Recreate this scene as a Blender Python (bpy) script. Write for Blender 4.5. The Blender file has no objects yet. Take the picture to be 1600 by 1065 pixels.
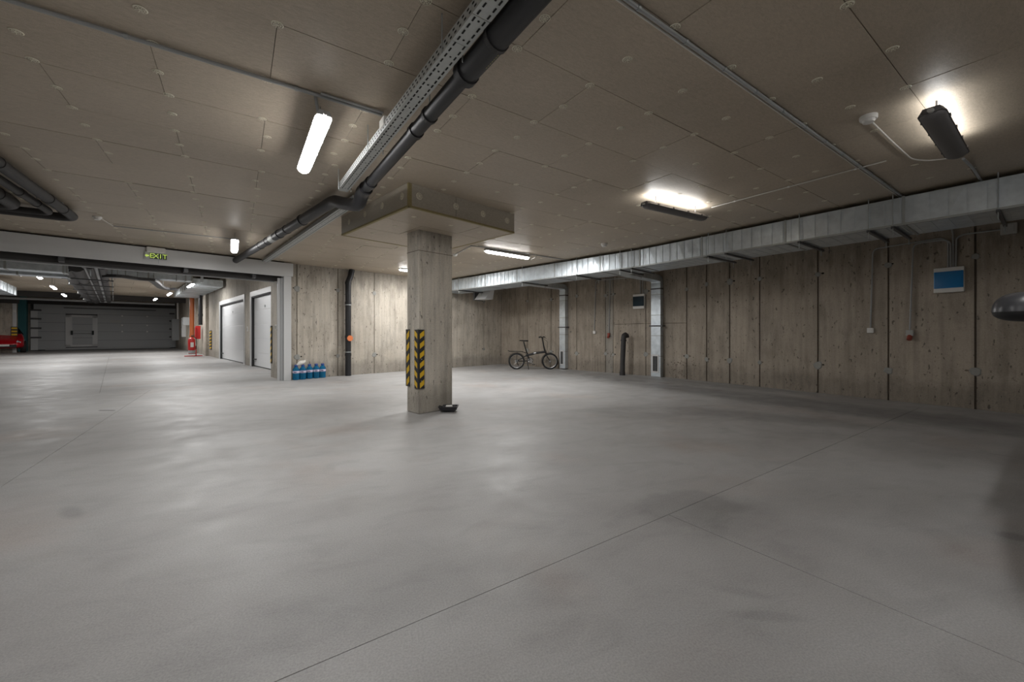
import bpy, bmesh, math, random
from mathutils import Vector, Matrix
random.seed(7)
C = bpy.context.scene.collection
scene = bpy.context.scene
pi = math.pi
# ------------------------------------------------------------------ camera, world, exposure
F = 625.0; U0 = 800.0; V0 = 521.0; H = 1.1; HC = 1.69      # focal (px of 1600), horizon row, eye height, ceiling above the eye
ZC = H + HC
cam_d = bpy.data.cameras.new('camera'); cam = bpy.data.objects.new('camera', cam_d); C.objects.link(cam)
cam.location = (0, 0, H); cam.rotation_euler = (pi/2, 0, 0)
cam_d.sensor_width = 36; cam_d.lens = F/1600*36; cam_d.shift_y = -(532.5-V0)/1600; cam_d.clip_start = 0.05
scene.camera = cam
w = bpy.data.worlds.new('world'); scene.world = w; w.use_nodes = True
w.node_tree.nodes['Background'].inputs[0].default_value = (.6, .65, .7, 1)
w.node_tree.nodes['Background'].inputs[1].default_value = .02
scene.view_settings.view_transform = 'Standard'; scene.view_settings.look = 'None'
scene.view_settings.gamma = 1; scene.view_settings.use_curve_mapping = False
scene.view_settings.exposure = 0.6
scene.cycles.use_denoising = True
scene.cycles.max_bounces = 10; scene.cycles.diffuse_bounces = 6; scene.cycles.glossy_bounces = 4
scene.cycles.sample_clamp_indirect = 4
LAMP_W = 15.0; UP_W = 16.0; GLOW = 26.0; CORR_W = 16.0

# ------------------------------------------------------------------ frames: A = grid of the near bay, B = grid beyond the bend
SA, CA = .824, .566
SB, CB = .7096, .7046
nA = math.hypot(SA, CA); SA /= nA; CA /= nA
nB = math.hypot(SB, CB); SB /= nB; CB /= nB
def A(a, n, z=0): return Vector((SA*a - CA*n, CA*a + SA*n, z))
def B(a, n, z=0): return Vector((SB*a - CB*n, CB*a + SB*n, z))
def iA(p): return (SA*p[0]+CA*p[1], -CA*p[0]+SA*p[1])
def iB(p): return (SB*p[0]+CB*p[1], -CB*p[0]+SB*p[1])
RZA = math.atan2(CA, SA); RZB = math.atan2(CB, SB)
def P(u, v, h):                      # point of height h above the eye seen at (u, v)
    Y = F*h/(V0-v); return Vector(((u-U0)/F*Y, Y, H+h))
def G(u, v): return P(u, v, -H)
PC = Vector((-.39, 14.5, 0)); PK = Vector((4.02, 9.96, 0)); PE = PK + (Vector((6.98, 5.456, 0))-PK)*2.4
class Wall:
    def __init__(s, p, q):
        s.p = Vector(p); s.q = Vector(q); s.L = (s.q-s.p).length; s.d = (s.q-s.p).normalized()
        s.n = Vector((s.d.y, -s.d.x, 0))
        if s.n.dot(-s.p) < 0: s.n = -s.n
        s.rz = math.atan2(s.d.y, s.d.x)
    def t(s, u, off=0):
        k = (u-U0)/F; p = s.p + s.n*off
        return (k*p.y - p.x)/(s.d.x - k*s.d.y)
    def at(s, t, z=0, off=0):
        v = s.p + s.d*t + s.n*off; return Vector((v.x, v.y, z))
    def px(s, u, v, off=0):
        q = s.at(s.t(u, off), 0, off); return Vector((q.x, q.y, H + (V0-v)/F*q.y))
W_BACK = Wall(B(2.84, 10.57), PC); W_FAR = Wall(PC, PK); W_NEAR = Wall(PK, PE)
W_COR = Wall(B(3.285, 11.6), B(3.285, 40))

# ------------------------------------------------------------------ materials
MATS = {}
def newmat(name):
    m = bpy.data.materials.new(name); m.use_nodes = True
    nt = m.node_tree; b = nt.nodes['Principled BSDF']; MATS[name] = m
    return m, nt, b
def plain(name, col, rough=.5, metal=0, emit=None, estr=0, spec=None, var=0, nscale=30, bump=0, trans=0, ior=None, alpha=None):
    m, nt, b = newmat(name)
    b.inputs['Roughness'].default_value = rough; b.inputs['Metallic'].default_value = metal
    if spec is not None: b.inputs['Specular IOR Level'].default_value = spec
    if trans: b.inputs['Transmission Weight'].default_value = trans
    if ior: b.inputs['IOR'].default_value = ior
    if emit: b.inputs['Emission Color'].default_value = (*emit, 1); b.inputs['Emission Strength'].default_value = estr
    tc = nt.nodes.new('ShaderNodeNewGeometry'); no = nt.nodes.new('ShaderNodeTexNoise')
    no.inputs['Scale'].default_value = nscale; no.inputs['Detail'].default_value = 4
    nt.links.new(tc.outputs['Position'], no.inputs['Vector'])
    mx = nt.nodes.new('ShaderNodeMix'); mx.data_type = 'RGBA'
    v = var
    mx.inputs[6].default_value = (*[c*(1-v) for c in col], 1); mx.inputs[7].default_value = (*[min(1, c*(1+v)) for c in col], 1)
    nt.links.new(no.outputs['Fac'], mx.inputs[0]); nt.links.new(mx.outputs[2], b.inputs['Base Color'])
    if bump:
        bp = nt.nodes.new('ShaderNodeBump'); bp.inputs['Strength'].default_value = bump; bp.inputs['Distance'].default_value = .01
        nt.links.new(no.outputs['Fac'], bp.inputs['Height']); nt.links.new(bp.outputs[0], b.inputs['Normal'])
    return m
def nz(nt, vec, scale, detail=4, rough=.55, vs=(1, 1, 1), dist=0):
    mp = nt.nodes.new('ShaderNodeMapping'); mp.inputs['Scale'].default_value = vs
    nt.links.new(vec, mp.inputs['Vector'])
    n = nt.nodes.new('ShaderNodeTexNoise'); n.inputs['Scale'].default_value = scale; n.inputs['Detail'].default_value = detail
    n.inputs['Roughness'].default_value = rough; n.inputs['Distortion'].default_value = dist
    nt.links.new(mp.outputs[0], n.inputs['Vector']); return n.outputs['Fac']
def ramp(nt, fac, stops):
    r = nt.nodes.new('ShaderNodeValToRGB'); nt.links.new(fac, r.inputs[0]); e = r.color_ramp.elements
    while len(e) < len(stops): e.new(.5)
    for i, (p, c) in enumerate(stops):
        e[i].position = p; e[i].color = (*c, 1) if len(c) == 3 else c
    return r.outputs[0]
def mul(nt, a, b, fac=1.0):
    m = nt.nodes.new('ShaderNodeMix'); m.data_type = 'RGBA'; m.blend_type = 'MULTIPLY'; m.inputs[0].default_value = fac
    nt.links.new(a, m.inputs[6]); nt.links.new(b, m.inputs[7]); return m.outputs[2]
def g3(v): return (v, v, v)
def objvar(nt, col, amt):
    oi = nt.nodes.new('ShaderNodeObjectInfo')
    r = ramp(nt, oi.outputs['Random'], [(0, g3(1-amt)), (1, g3(1+0*amt))]); return mul(nt, col, r)
def bump(nt, b, h, strength, dist=.01):
    bp = nt.nodes.new('ShaderNodeBump'); bp.inputs['Strength'].default_value = strength; bp.inputs['Distance'].default_value = dist
    nt.links.new(h, bp.inputs['Height']); nt.links.new(bp.outputs[0], b.inputs['Normal'])
def concrete(name, c0, c1, streak=.25, var=.1, rough=.8, pits=True):
    m, nt, b = newmat(name); b.inputs['Roughness'].default_value = rough
    geo = nt.nodes.new('ShaderNodeNewGeometry'); pos = geo.outputs['Position']
    col = ramp(nt, nz(nt, pos, 1.6, 6, .6), [(.3, c0), (.7, c1)])
    s = nz(nt, pos, 14, 3, .6, (1, 1, .05)); col = mul(nt, col, ramp(nt, s, [(.3, g3(1-streak)), (.6, g3(1))]))
    s2 = nz(nt, pos, 4, 5, .7, (1, 1, .3)); col = mul(nt, col, ramp(nt, s2, [(.36, g3(.78)), (.52, g3(1))]))
    f = nz(nt, pos, 60, 3); col = mul(nt, col, ramp(nt, f, [(.3, g3(.86)), (.6, g3(1.0))]))
    if pits:
        p = nz(nt, pos, 26, 2, .5, (1, 1, .45)); col = mul(nt, col, ramp(nt, p, [(.29, g3(.4)), (.35, g3(1))]))
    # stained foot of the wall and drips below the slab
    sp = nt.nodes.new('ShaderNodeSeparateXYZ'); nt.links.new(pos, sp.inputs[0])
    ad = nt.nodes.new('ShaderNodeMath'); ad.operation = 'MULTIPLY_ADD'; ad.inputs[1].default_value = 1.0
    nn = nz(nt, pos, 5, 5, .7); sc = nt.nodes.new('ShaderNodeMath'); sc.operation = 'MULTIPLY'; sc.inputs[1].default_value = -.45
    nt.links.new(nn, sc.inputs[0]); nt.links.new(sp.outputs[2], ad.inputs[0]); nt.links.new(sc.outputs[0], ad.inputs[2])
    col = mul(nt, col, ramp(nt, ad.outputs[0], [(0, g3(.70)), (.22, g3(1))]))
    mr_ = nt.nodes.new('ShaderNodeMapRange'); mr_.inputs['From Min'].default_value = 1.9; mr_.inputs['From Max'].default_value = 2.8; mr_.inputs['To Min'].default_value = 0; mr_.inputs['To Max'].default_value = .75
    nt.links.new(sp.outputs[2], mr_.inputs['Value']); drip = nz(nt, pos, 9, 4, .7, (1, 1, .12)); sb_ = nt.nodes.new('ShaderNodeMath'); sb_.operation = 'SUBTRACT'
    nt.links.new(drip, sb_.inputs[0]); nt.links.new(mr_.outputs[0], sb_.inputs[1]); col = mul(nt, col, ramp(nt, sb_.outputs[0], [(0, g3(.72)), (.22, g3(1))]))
    col = objvar(nt, col, var)
    nt.links.new(col, b.inputs['Base Color']); bump(nt, b, s, .25, .01)
    return m
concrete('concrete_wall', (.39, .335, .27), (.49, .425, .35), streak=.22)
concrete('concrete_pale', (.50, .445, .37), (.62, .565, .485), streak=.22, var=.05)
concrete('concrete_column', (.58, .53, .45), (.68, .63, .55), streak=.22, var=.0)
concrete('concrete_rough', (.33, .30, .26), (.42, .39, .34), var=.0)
plain('joint_dark', (.17, .14, .11), .9, var=.3)
plain('patch_grey', (.30, .30, .28), .85, var=.15, nscale=40)
plain('hole_dark', (.02, .018, .015), .95)
def floor_mat():
    m, nt, b = newmat('floor_concrete')
    geo = nt.nodes.new('ShaderNodeNewGeometry'); pos = geo.outputs['Position']
    rot = nt.nodes.new('ShaderNodeMapping'); rot.inputs['Rotation'].default_value = (0, 0, -.35); nt.links.new(pos, rot.inputs[0]); q = rot.outputs[0]
    col = ramp(nt, nz(nt, q, .55, 7, .62, (1, 1.5, 1), .3), [(.3, (.36, .35, .345)), (.52, (.435, .43, .425)), (.72, (.50, .50, .50))])
    col = mul(nt, col, ramp(nt, nz(nt, q, 2.2, 6, .65, (1, 2.2, 1), .6), [(.32, g3(.89)), (.5, g3(1))]))
    col = mul(nt, col, ramp(nt, nz(nt, q, 130, 3, .75), [(.3, g3(.72)), (.62, g3(1.0))]))
    red = ramp(nt, nz(nt, pos, .8, 3), [(.55, (1, 1, 1)), (.72, (1.0, .93, .89))]); col = mul(nt, col, red)
    def stain(u, v, rx, ry, ang, dark, soft=.35):
        c = Vector(((u-U0)/F*F*H/(v-V0), F*H/(v-V0), 0))
        mp = nt.nodes.new('ShaderNodeMapping'); mp.vector_type = 'TEXTURE'; mp.inputs['Location'].default_value = c; mp.inputs['Rotation'].default_value = (0, 0, ang); mp.inputs['Scale'].default_value = (rx, ry, 1)
        nt.links.new(pos, mp.inputs['Vector']); ln = nt.nodes.new('ShaderNodeVectorMath'); ln.operation = 'LENGTH'; nt.links.new(mp.outputs[0], ln.inputs[0])
        n2 = nz(nt, pos, 2.6, 5, .65); ma = nt.nodes.new('ShaderNodeMath'); ma.operation = 'MULTIPLY_ADD'; ma.inputs[1].default_value = 1.5; nt.links.new(n2, ma.inputs[0]); nt.links.new(ln.outputs['Value'], ma.inputs[2])
        mrr = nt.nodes.new('ShaderNodeMapRange'); mrr.inputs['From Min'].default_value = 1.75-soft; mrr.inputs['From Max'].default_value = 1.75+soft; nt.links.new(ma.outputs[0], mrr.inputs['Value'])
        return mul(nt, col, ramp(nt, mrr.outputs[0], [(0, g3(dark)), (1, g3(1))]))
    for st_ in ((1075, 790, .34, .26, .5, .86, .12), (1140, 800, .35, .2, .5, .9), (1240, 628, 4.2, .55, -.97, .62), (1010, 592, 2.5, .5, -.8, .72), (1180, 650, 1.2, .3, -.5, .78), (985, 648, .5, .25, 0, .86),
                (950, 640, .7, .18, .3, .86), (1160, 925, .12, .03, -.3, .88), (1200, 962, .14, .025, -.1, .88), (1090, 990, .3, .25, 0, .93), (112, 800, .12, .05, -.6, .8), (430, 1000, .5, .2, .6, .9), (620, 905, .45, .3, 0, .92), (1585, 838, .06, .05, 0, .75)):
        col = stain(*st_)
    nt.links.new(col, b.inputs['Base Color'])
    rr = ramp(nt, nz(nt, q, 3, 5), [(.3, g3(.42)), (.7, g3(.62))]); nt.links.new(rr, b.inputs['Roughness'])
    b.inputs['Specular IOR Level'].default_value = .4
    bump(nt, b, nz(nt, q, 90, 4, .7), .12, .004)
floor_mat()
def board_mat(name, c0, c1, amt):
    m, nt, b = newmat(name)
    geo = nt.nodes.new('ShaderNodeNewGeometry'); pos = geo.outputs['Position']
    r = nt.nodes.new('ShaderNodeMapping'); r.inputs['Rotation'].default_value = (0, 0, -RZA); nt.links.new(pos, r.inputs[0]); q = r.outputs[0]
    fib = nz(nt, q, 70, 4, .7, (.35, 1, 1), .8)
    col = ramp(nt, nz(nt, pos, 1.2, 4), [(.3, c0), (.7, c1)])
    col = mul(nt, col, ramp(nt, fib, [(.3, g3(.80)), (.65, g3(1))]))
    col = mul(nt, col, ramp(nt, nz(nt, q, 300, 2), [(.3, g3(.82)), (.6, g3(1))]))
    col = objvar(nt, col, amt)
    nt.links.new(col, b.inputs['Base Color'])
    b.inputs['Roughness'].default_value = .48; b.inputs['Specular IOR Level'].default_value = .45
    bump(nt, b, nz(nt, q, 14, 5, .7, (.4, 1, 1), 1.0), .22, .01)
board_mat('ceiling_board', (.50, .425, .33), (.575, .49, .385), .07)
board_mat('capital_board', (.44, .40, .33), (.50, .455, .38), .05)
plain('board_edge', (.30, .25, .12), .8, var=.2)
plain('rosette', (.80, .77, .63), .5)
plain('slab_dark', (.05, .045, .04), .9)
def galv():
    m, nt, b = newmat('galvanised'); b.inputs['Metallic'].default_value = .75
    geo = nt.nodes.new('ShaderNodeNewGeometry'); pos = geo.outputs['Position']
    nt.links.new(ramp(nt, nz(nt, pos, 8, 4), [(.3, (.54, .59, .63)), (.7, (.70, .76, .80))]), b.inputs['Base Color'])
    nt.links.new(ramp(nt, nz(nt, pos, 3, 3), [(.3, g3(.36)), (.7, g3(.50))]), b.inputs['Roughness'])
    bump(nt, b, nz(nt, pos, 4, 2), .22, .03)
galv()
plain('zinc', (.40, .42, .42), .5, .7, var=.12)
plain('tray_zinc', (.50, .52, .51), .55, .45, var=.1)
plain('slot_black', (.015, .015, .015), .9)
plain('black_pipe', (.015, .015, .017), .5, var=.25, nscale=12)
plain('black_pipe_dull', (.035, .033, .033), .6, var=.2)
plain('conduit', (.34, .35, .35), .45)
plain('cable_white', (.62, .60, .56), .45)
plain('white_plastic', (.72, .71, .68), .35)
plain('grey_plastic', (.42, .42, .40), .4)
plain('lamp_body', (.45, .46, .47), .4)
plain('lamp_dark', (.13, .125, .125), .5)
plain('lamp_glow', (.9, .9, .9), .4, emit=(1, .985, .97), estr=GLOW)
plain('white_steel', (.60, .605, .605), .38, var=.02)
plain('grey_steel', (.36, .37, .375), .42, var=.04)
plain('dark_steel', (.07, .07, .072), .5)
plain('door_white', (.72, .73, .74), .32, var=.02)
plain('door_grey', (.40, .415, .425), .4, var=.03)
plain('rubber_black', (.02, .02, .021), .6)
plain('hazard_yellow', (.72, .45, .02), .5)
plain('hazard_black', (.025, .025, .025), .55)
plain('red_paint', (.50, .02, .02), .35)
plain('orange_pvc', (.50, .14, .045), .4)
plain('orange_cap', (.75, .22, .08), .4)
plain('bottle_blue', (.03, .27, .52), .12, trans=.6, ior=1.2)
plain('cap_blue', (.01, .06, .30), .35)
plain('label_pink', (.62, .55, .68), .5)
plain('label_ink', (.03, .03, .15), .5)
plain('tissue', (.80, .77, .72), .9, bump=.3)
plain('window_blue', (.01, .17, .42), .12, var=.1, nscale=3)
plain('window_dark', (.012, .03, .045), .12)
plain('socket_red', (.30, .06, .04), .5)
plain('car_red', (.50, .006, .015), .18, spec=.6)
plain('car_black', (.07, .072, .08), .32, spec=.5)
plain('car_glass', (.01, .012, .014), .08)
plain('tyre', (.015, .015, .015), .75)
plain('alloy', (.5, .5, .52), .3, .8)
plain('mirror', (.8, .8, .8), .03, 1)
plain('headlight', (.65, .70, .75), .1)
plain('bike_black', (.012, .012, .013), .3)
plain('bike_silver', (.55, .56, .57), .3, .8)
plain('sign_dark', (.03, .06, .02), .4)
plain('sign_clear', (.55, .57, .55), .15)
plain('sign_green', (.55, .75, .15), .5, emit=(.62, .8, .15), estr=.35)
plain('tray_black', (.022, .022, .026), .35)
plain('teal_paint', (.03, .16, .18), .6)
plain('dark_soffit', (.05, .047, .045), .8)

# ------------------------------------------------------------------ mesh builder
def link(o, parent=None):
    C.objects.link(o)
    if parent is not None: o.parent = parent
    return o
def thing(name, label, cat, loc=(0, 0, 0), rz=0, group=None):
    o = bpy.data.objects.new(name, None); C.objects.link(o); o.empty_display_size = .1
    o.location = loc; o.rotation_euler = (0, 0, rz); o['label'] = label; o['category'] = cat
    if group: o['group'] = group
    return o
def tag(o, label, cat, group=None):
    o['label'] = label; o['category'] = cat
    if group: o['group'] = group
    return o
class MB:
    def __init__(s): s.v = []; s.f = []; s.m = []; s.mats = []
    def mi(s, mat):
        if mat not in s.mats: s.mats.append(mat)
        return s.mats.index(mat)
    def add(s, vs, fs, mat=0):
        o = len(s.v); s.v += [Vector(p) for p in vs]; s.f += [[i+o for i in f] for f in fs]; s.m += [mat]*len(fs); return s
    def box(s, x0, x1, y0, y1, z0, z1, fr=None, mat=0):
        fr = fr or (lambda a, n, z: Vector((a, n, z)))
        vs = [fr(x, y, z) for z in (z0, z1) for x, y in ((x0, y0), (x1, y0), (x1, y1), (x0, y1))]
        return s.add(vs, [(0, 3, 2, 1), (4, 5, 6, 7), (0, 1, 5, 4), (1, 2, 6, 5), (2, 3, 7, 6), (3, 0, 4, 7)], mat)
    def prism(s, pts, z0, z1, mat=0):
        n = len(pts); vs = [(p[0], p[1], z0) for p in pts]+[(p[0], p[1], z1) for p in pts]
        return s.add(vs, [list(range(n))[::-1], list(range(n, 2*n))]+[(i, (i+1) % n, n+(i+1) % n, n+i) for i in range(n)], mat)
    def tube(s, pts, r, n=10, mat=0, cap=True, closed=False):
        pts = [Vector(p) for p in pts]; k = len(pts); rs = r if isinstance(r, (list, tuple)) else [r]*k
        up = None; vs = []; 
        for i, p in enumerate(pts):
            if closed: d = (pts[(i+1) % k]-pts[i-1]).normalized()
            else: d = (pts[min(i+1, k-1)]-pts[max(i-1, 0)]).normalized()
            if up is None:
                up = Vector((0, 0, 1)) if abs(d.z) < .9 else Vector((0, 1, 0))
            x = up.cross(d)
            if x.length < 1e-4: x = Vector((1, 0, 0)).cross(d)
            x.normalize(); y = d.cross(x).normalized(); up = y
            for j in range(n):
                a = 2*pi*j/n; vs.append(p + (x*math.cos(a)+y*math.sin(a))*rs[i])
        fs = []
        for i in range(k if closed else k-1):
            for j in range(n):
                a = i*n+j; b = i*n+(j+1) % n; i2 = (i+1) % k
                fs.append((a, b, i2*n+(j+1) % n, i2*n+j))
        if cap and not closed: fs += [list(range(n))[::-1], list(range((k-1)*n, k*n))]
        return s.add(vs, fs, mat)
    def lathe(s, prof, n=16, mat=0, c=(0, 0, 0)):
        vs = []; k = len(prof)
        for r, z in prof:
            for j in range(n):
                a = 2*pi*j/n; vs.append((c[0]+r*math.cos(a), c[1]+r*math.sin(a), c[2]+z))
        fs = [(i*n+j, i*n+(j+1) % n, (i+1)*n+(j+1) % n, (i+1)*n+j) for i in range(k-1) for j in range(n)]
        fs += [list(range(n))[::-1], list(range((k-1)*n, k*n))]
        return s.add(vs, fs, mat)
    def rings(s, rings, mat=0, cap=True):
        n = len(rings[0]); vs = [p for r in rings for p in r]; k = len(rings)
        fs = [(i*n+j, i*n+(j+1) % n, (i+1)*n+(j+1) % n, (i+1)*n+j) for i in range(k-1) for j in range(n)]
        if cap: fs += [list(range(n))[::-1], list(range((k-1)*n, k*n))]
        return s.add(vs, fs, mat)
    def mesh(s, name, mats, smooth=False, origin=None):
        if origin is None: origin = Vector((0, 0, 0))
        me = bpy.data.meshes.new(name); me.from_pydata([tuple(p-origin) for p in s.v], [], s.f)
        for m in (mats if isinstance(mats, (list, tuple)) else [mats]): me.materials.append(MATS[m])
        for p, mi in zip(me.polygons, s.m): p.material_index = mi; p.use_smooth = smooth
        bm = bmesh.new(); bm.from_mesh(me); bmesh.ops.recalc_face_normals(bm, faces=bm.faces); bm.to_mesh(me); bm.free()
        if smooth:
            try: me.set_sharp_from_angle(angle=math.radians(40))
            except Exception: pass
        me.update(); return me
    def base(s):
        xs = [p.x for p in s.v]; ys = [p.y for p in s.v]; zs = [p.z for p in s.v]
        return Vector(((min(xs)+max(xs))/2, (min(ys)+max(ys))/2, min(zs)))
    def obj(s, name, mats, parent=None, smooth=False, bevel=0, world=False):
        """local: the vertices are in the parent's frame; world: they are in the world's."""
        if world and parent is not None:
            M = Matrix.Translation(parent.location) @ Matrix.Rotation(parent.rotation_euler.z, 4, 'Z')
            pp = parent.parent
            if pp is not None: M = Matrix.Translation(pp.location) @ Matrix.Rotation(pp.rotation_euler.z, 4, 'Z') @ M
            Mi = M.inverted(); s.v = [Mi @ p for p in s.v]
        org = s.base(); me = s.mesh(name, mats, smooth, org)
        o = link(bpy.data.objects.new(name, me), parent); o.location = org
        if bevel:
            b = o.modifiers.new('bevel', 'BEVEL'); b.width = bevel; b.segments = 2; b.limit_method = 'ANGLE'
        return o
def struct(o, parent=None):
    o['kind'] = 'structure'; return o
def inst(name, me, loc, rz=0, parent=None, sc=None):
    o = link(bpy.data.objects.new(name, me), parent); o.location = loc; o.rotation_euler = (0, 0, rz)
    if sc: o.scale = sc
    return o
def clip(poly, hp):                  # keep the side of every half plane (point, inward normal)
    for q, n in hp:
        out = []
        for i in range(len(poly)):
            a = poly[i]; b = poly[(i+1) % len(poly)]
            da = (a-q).dot(n); db = (b-q).dot(n)
            if da >= 0: out.append(a)
            if (da > 0) != (db > 0) and abs(da-db) > 1e-9: out.append(a+(b-a)*(da/(da-db)))
        poly = out
        if len(poly) < 3: return []
    return poly
def proj(p):
    if p[1] < .3: return None
    return (U0+F*p[0]/p[1], V0-F*(p[2]-H)/p[1])
def arcpts(p0, corner, p1, r, n=6):
    """path p0 -> rounded corner -> p1"""
    p0, c, p1 = Vector(p0), Vector(corner), Vector(p1)
    a = c+(p0-c).normalized()*r; b = c+(p1-c).normalized()*r
    out = [p0]
    for i in range(n+1):
        t = i/n; out.append(a*(1-t)**2+c*2*t*(1-t)+b*t*t)
    return out+[p1]
def rpath(pts, r, n=5):
    pts = [Vector(p) for p in pts]; out = [pts[0]]
    for i in range(1, len(pts)-1):
        c = pts[i]; la = (pts[i-1]-c).length; lb = (pts[i+1]-c).length; rr = min(r, la*.45, lb*.45)
        a = c+(pts[i-1]-c).normalized()*rr; b = c+(pts[i+1]-c).normalized()*rr
        for k in range(n+1):
            t = k/n; out.append(a*(1-t)**2+c*2*t*(1-t)+b*t*t)
    return out+[pts[-1]]

# ------------------------------------------------------------------ room shell
ROOM = [B(-9, 10.57), PC, PK, PE, B(-9, -4)]           # clockwise seen from above
def inward(i):
    a, b = ROOM[i], ROOM[(i+1) % 5]; d = (b-a).normalized(); n = Vector((d.y, -d.x, 0)); return (a, n)
HP = [inward(i) for i in range(5)]
fl = MB().prism([B(-9.3, 10.9), PC+Vector((0, .5, 0)), PK+Vector((.4, .3, 0)), PE+Vector((.4, 0, 0)), B(-9.3, -4.4)], -.25, -.012)
floor = struct(fl.obj('floor', 'joint_dark'))
gap = .0022
a_cuts = [-12.4, -8.9, -5.4, -1.4, 2.16, 5.7, 9.2, 13]
n_cuts = [-8.5, -5, -1.9, 1.467, 15.5]
for j in range(len(n_cuts)-1):
    for i in range(len(a_cuts)-1):
        if j == 3 and i in (4, 5): continue
        a0, a1 = a_cuts[i], a_cuts[i+1]
        if j == 3 and i == 3: a1 = 13
        poly = [A(a0+gap, n_cuts[j]+gap), A(a1-gap, n_cuts[j]+gap), A(a1-gap, n_cuts[j+1]-gap), A(a0+gap, n_cuts[j+1]-gap)]
        poly = clip(poly, HP)
        if len(poly) < 3: continue
        MB().prism(poly, -.012, 0).obj('floor_slab', 'floor_concrete', floor, world=True)
# corridor floor: slabs of its own beyond the shutter frame
for a0, a1 in ((-13, -6.5), (-6.5, -.2), (-.2, 3.4)):
    for n0, n1 in ((10.57, 16), (16, 22), (22, 28), (28, 34.5), (34.5, 41)):
        MB().box(a0+gap, a1-gap, n0+gap, n1-gap, -.012, 0, B).obj('floor_slab', 'floor_concrete', floor, world=True)
MB().box(-13, 3.5, 10.9, 41.2, -.25, -.012, B).obj('subfloor', 'joint_dark', floor, world=True)

q = G(167, 641); MB().box(-.11, .11, -.012, .012, 0, .0012, lambda a, n, z: q+Vector((a, n*1.2, z))).obj('floor_mark', 'hole_dark', floor, world=True)
# ceiling slab + insulation boards
ce = MB().prism([B(-9.3, 10.85), PC+Vector((0, .5, 0)), PK+Vector((.4, .3, 0)), PE+Vector((.4, 0, 0)), B(-9.3, -4.4)], ZC+.012, ZC+.3)
ceiling = struct(ce.obj('ceiling', 'slab_dark'))
full = MB().box(-.5985, .5985, -.2985, .2970, 0, .014).mesh('ceiling_board', 'ceiling_board')
cells = []
for k in range(-14, 24):
    n0 = 2.52+.6*k; off = .18 if k % 2 == 0 else -.42
    for i in range(-12, 14):
        a0 = off+1.2*i
        poly = [A(a0+.0016, n0+.0016), A(a0+1.1984, n0+.0016), A(a0+1.1984, n0+.5968), A(a0+.0016, n0+.5968)]
        cp = clip(poly, HP)
        if len(cp) < 3: continue
        area = 0
        for q in range(len(cp)):
            x, y = cp[q], cp[(q+1) % len(cp)]; area += x.x*y.y-y.x*x.y
        c = A(a0+.6, n0+.3)
        cells.append((c.length if c.y > -.5 else 50+c.length, c, cp, abs(abs(area)/2-.7125) < .005))
cells.sort(key=lambda t: t[0])
rest = MB()
for idx, (d, c, cp, isfull) in enumerate(cells):
    dz = random.uniform(0, .003)
    if idx >= 296: rest.prism(cp, ZC+.001, ZC+.0125)
    elif isfull:
        o = inst('ceiling_board', full, c+Vector((0, 0, ZC-dz))-ceiling.location, RZA, ceiling)
    else: MB().prism(cp, ZC-dz, ZC+.0125).obj('ceiling_board', 'ceiling_board', ceiling, world=True)
if rest.v:
    o = rest.obj('distant_ceiling_board', 'ceiling_board', ceiling, world=True); o['kind'] = 'stuff'
# plastic fixing rosettes
def rosette_mesh(mb, R=.031, seg=14):
    vs = []; fs = []
    def ring(r0, r1, z0, z1):
        b = len(vs)
        for j in range(seg):
            a = 2*pi*j/seg; ca, sa = math.cos(a), math.sin(a)
            vs.extend([(r0*ca, r0*sa, z0), (r1*ca, r1*sa, z1)])
        for j in range(seg):
            k = (j+1) % seg; fs.append((b+2*j, b+2*j+1, b+2*k+1, b+2*k))
    ring(R, R*.82, 0, -.003); ring(R*.62, R*.52, -.002, -.003); ring(R*.22, .001, -.004, -.002)
    for j in range(8):
        a = 2*pi*j/8+.2; d = Vector((math.cos(a), math.sin(a), 0)); t = Vector((-d.y, d.x, 0))*R*.055
        b = len(vs); z = Vector((0, 0, -.003))
        vs.extend([d*R*.15-t+z, d*R*.15+t+z, d*R*.85+t+z, d*R*.85-t+z]); fs.append((b, b+1, b+2, b+3))
    mb.add(vs, fs); return mb
rme = rosette_mesh(MB()).mesh('fixing_rosette', 'rosette')
ros = []
for k in range(-6, 46):
    for i in range(-16, 20):
        a = .18+.6*i; n = 2.52+.3*k
        if (k % 2) and ((i % 2 == 0) != ((k//2) % 2 == 0)) and random.random() < .35: continue
        if random.random() < .06: continue
        p = A(a+random.gauss(0, .018), n+random.gauss(0, .018), ZC-.004)
        pr = proj(p)
        if pr is None or p.y < 1.2 or not (-60 < pr[0] < 1660 and pr[1] > -60): continue
        if any((p-q).dot(m) < .1 for q, m in HP): continue
        ros.append((p.length, p))
ros.sort(key=lambda t: t[0]); far = MB()
for idx, (d, p) in enumerate(ros):
    if idx < 296: inst('fixing_rosette', rme, p-ceiling.location, random.random()*3, ceiling, (1, 1, 1))
    else:
        m = rosette_mesh(MB(), seg=8); far.add([v+p for v in m.v], m.f)
if far.v:
    o = far.obj('distant_rosette', 'rosette', ceiling, world=True); o['kind'] = 'stuff'

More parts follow.
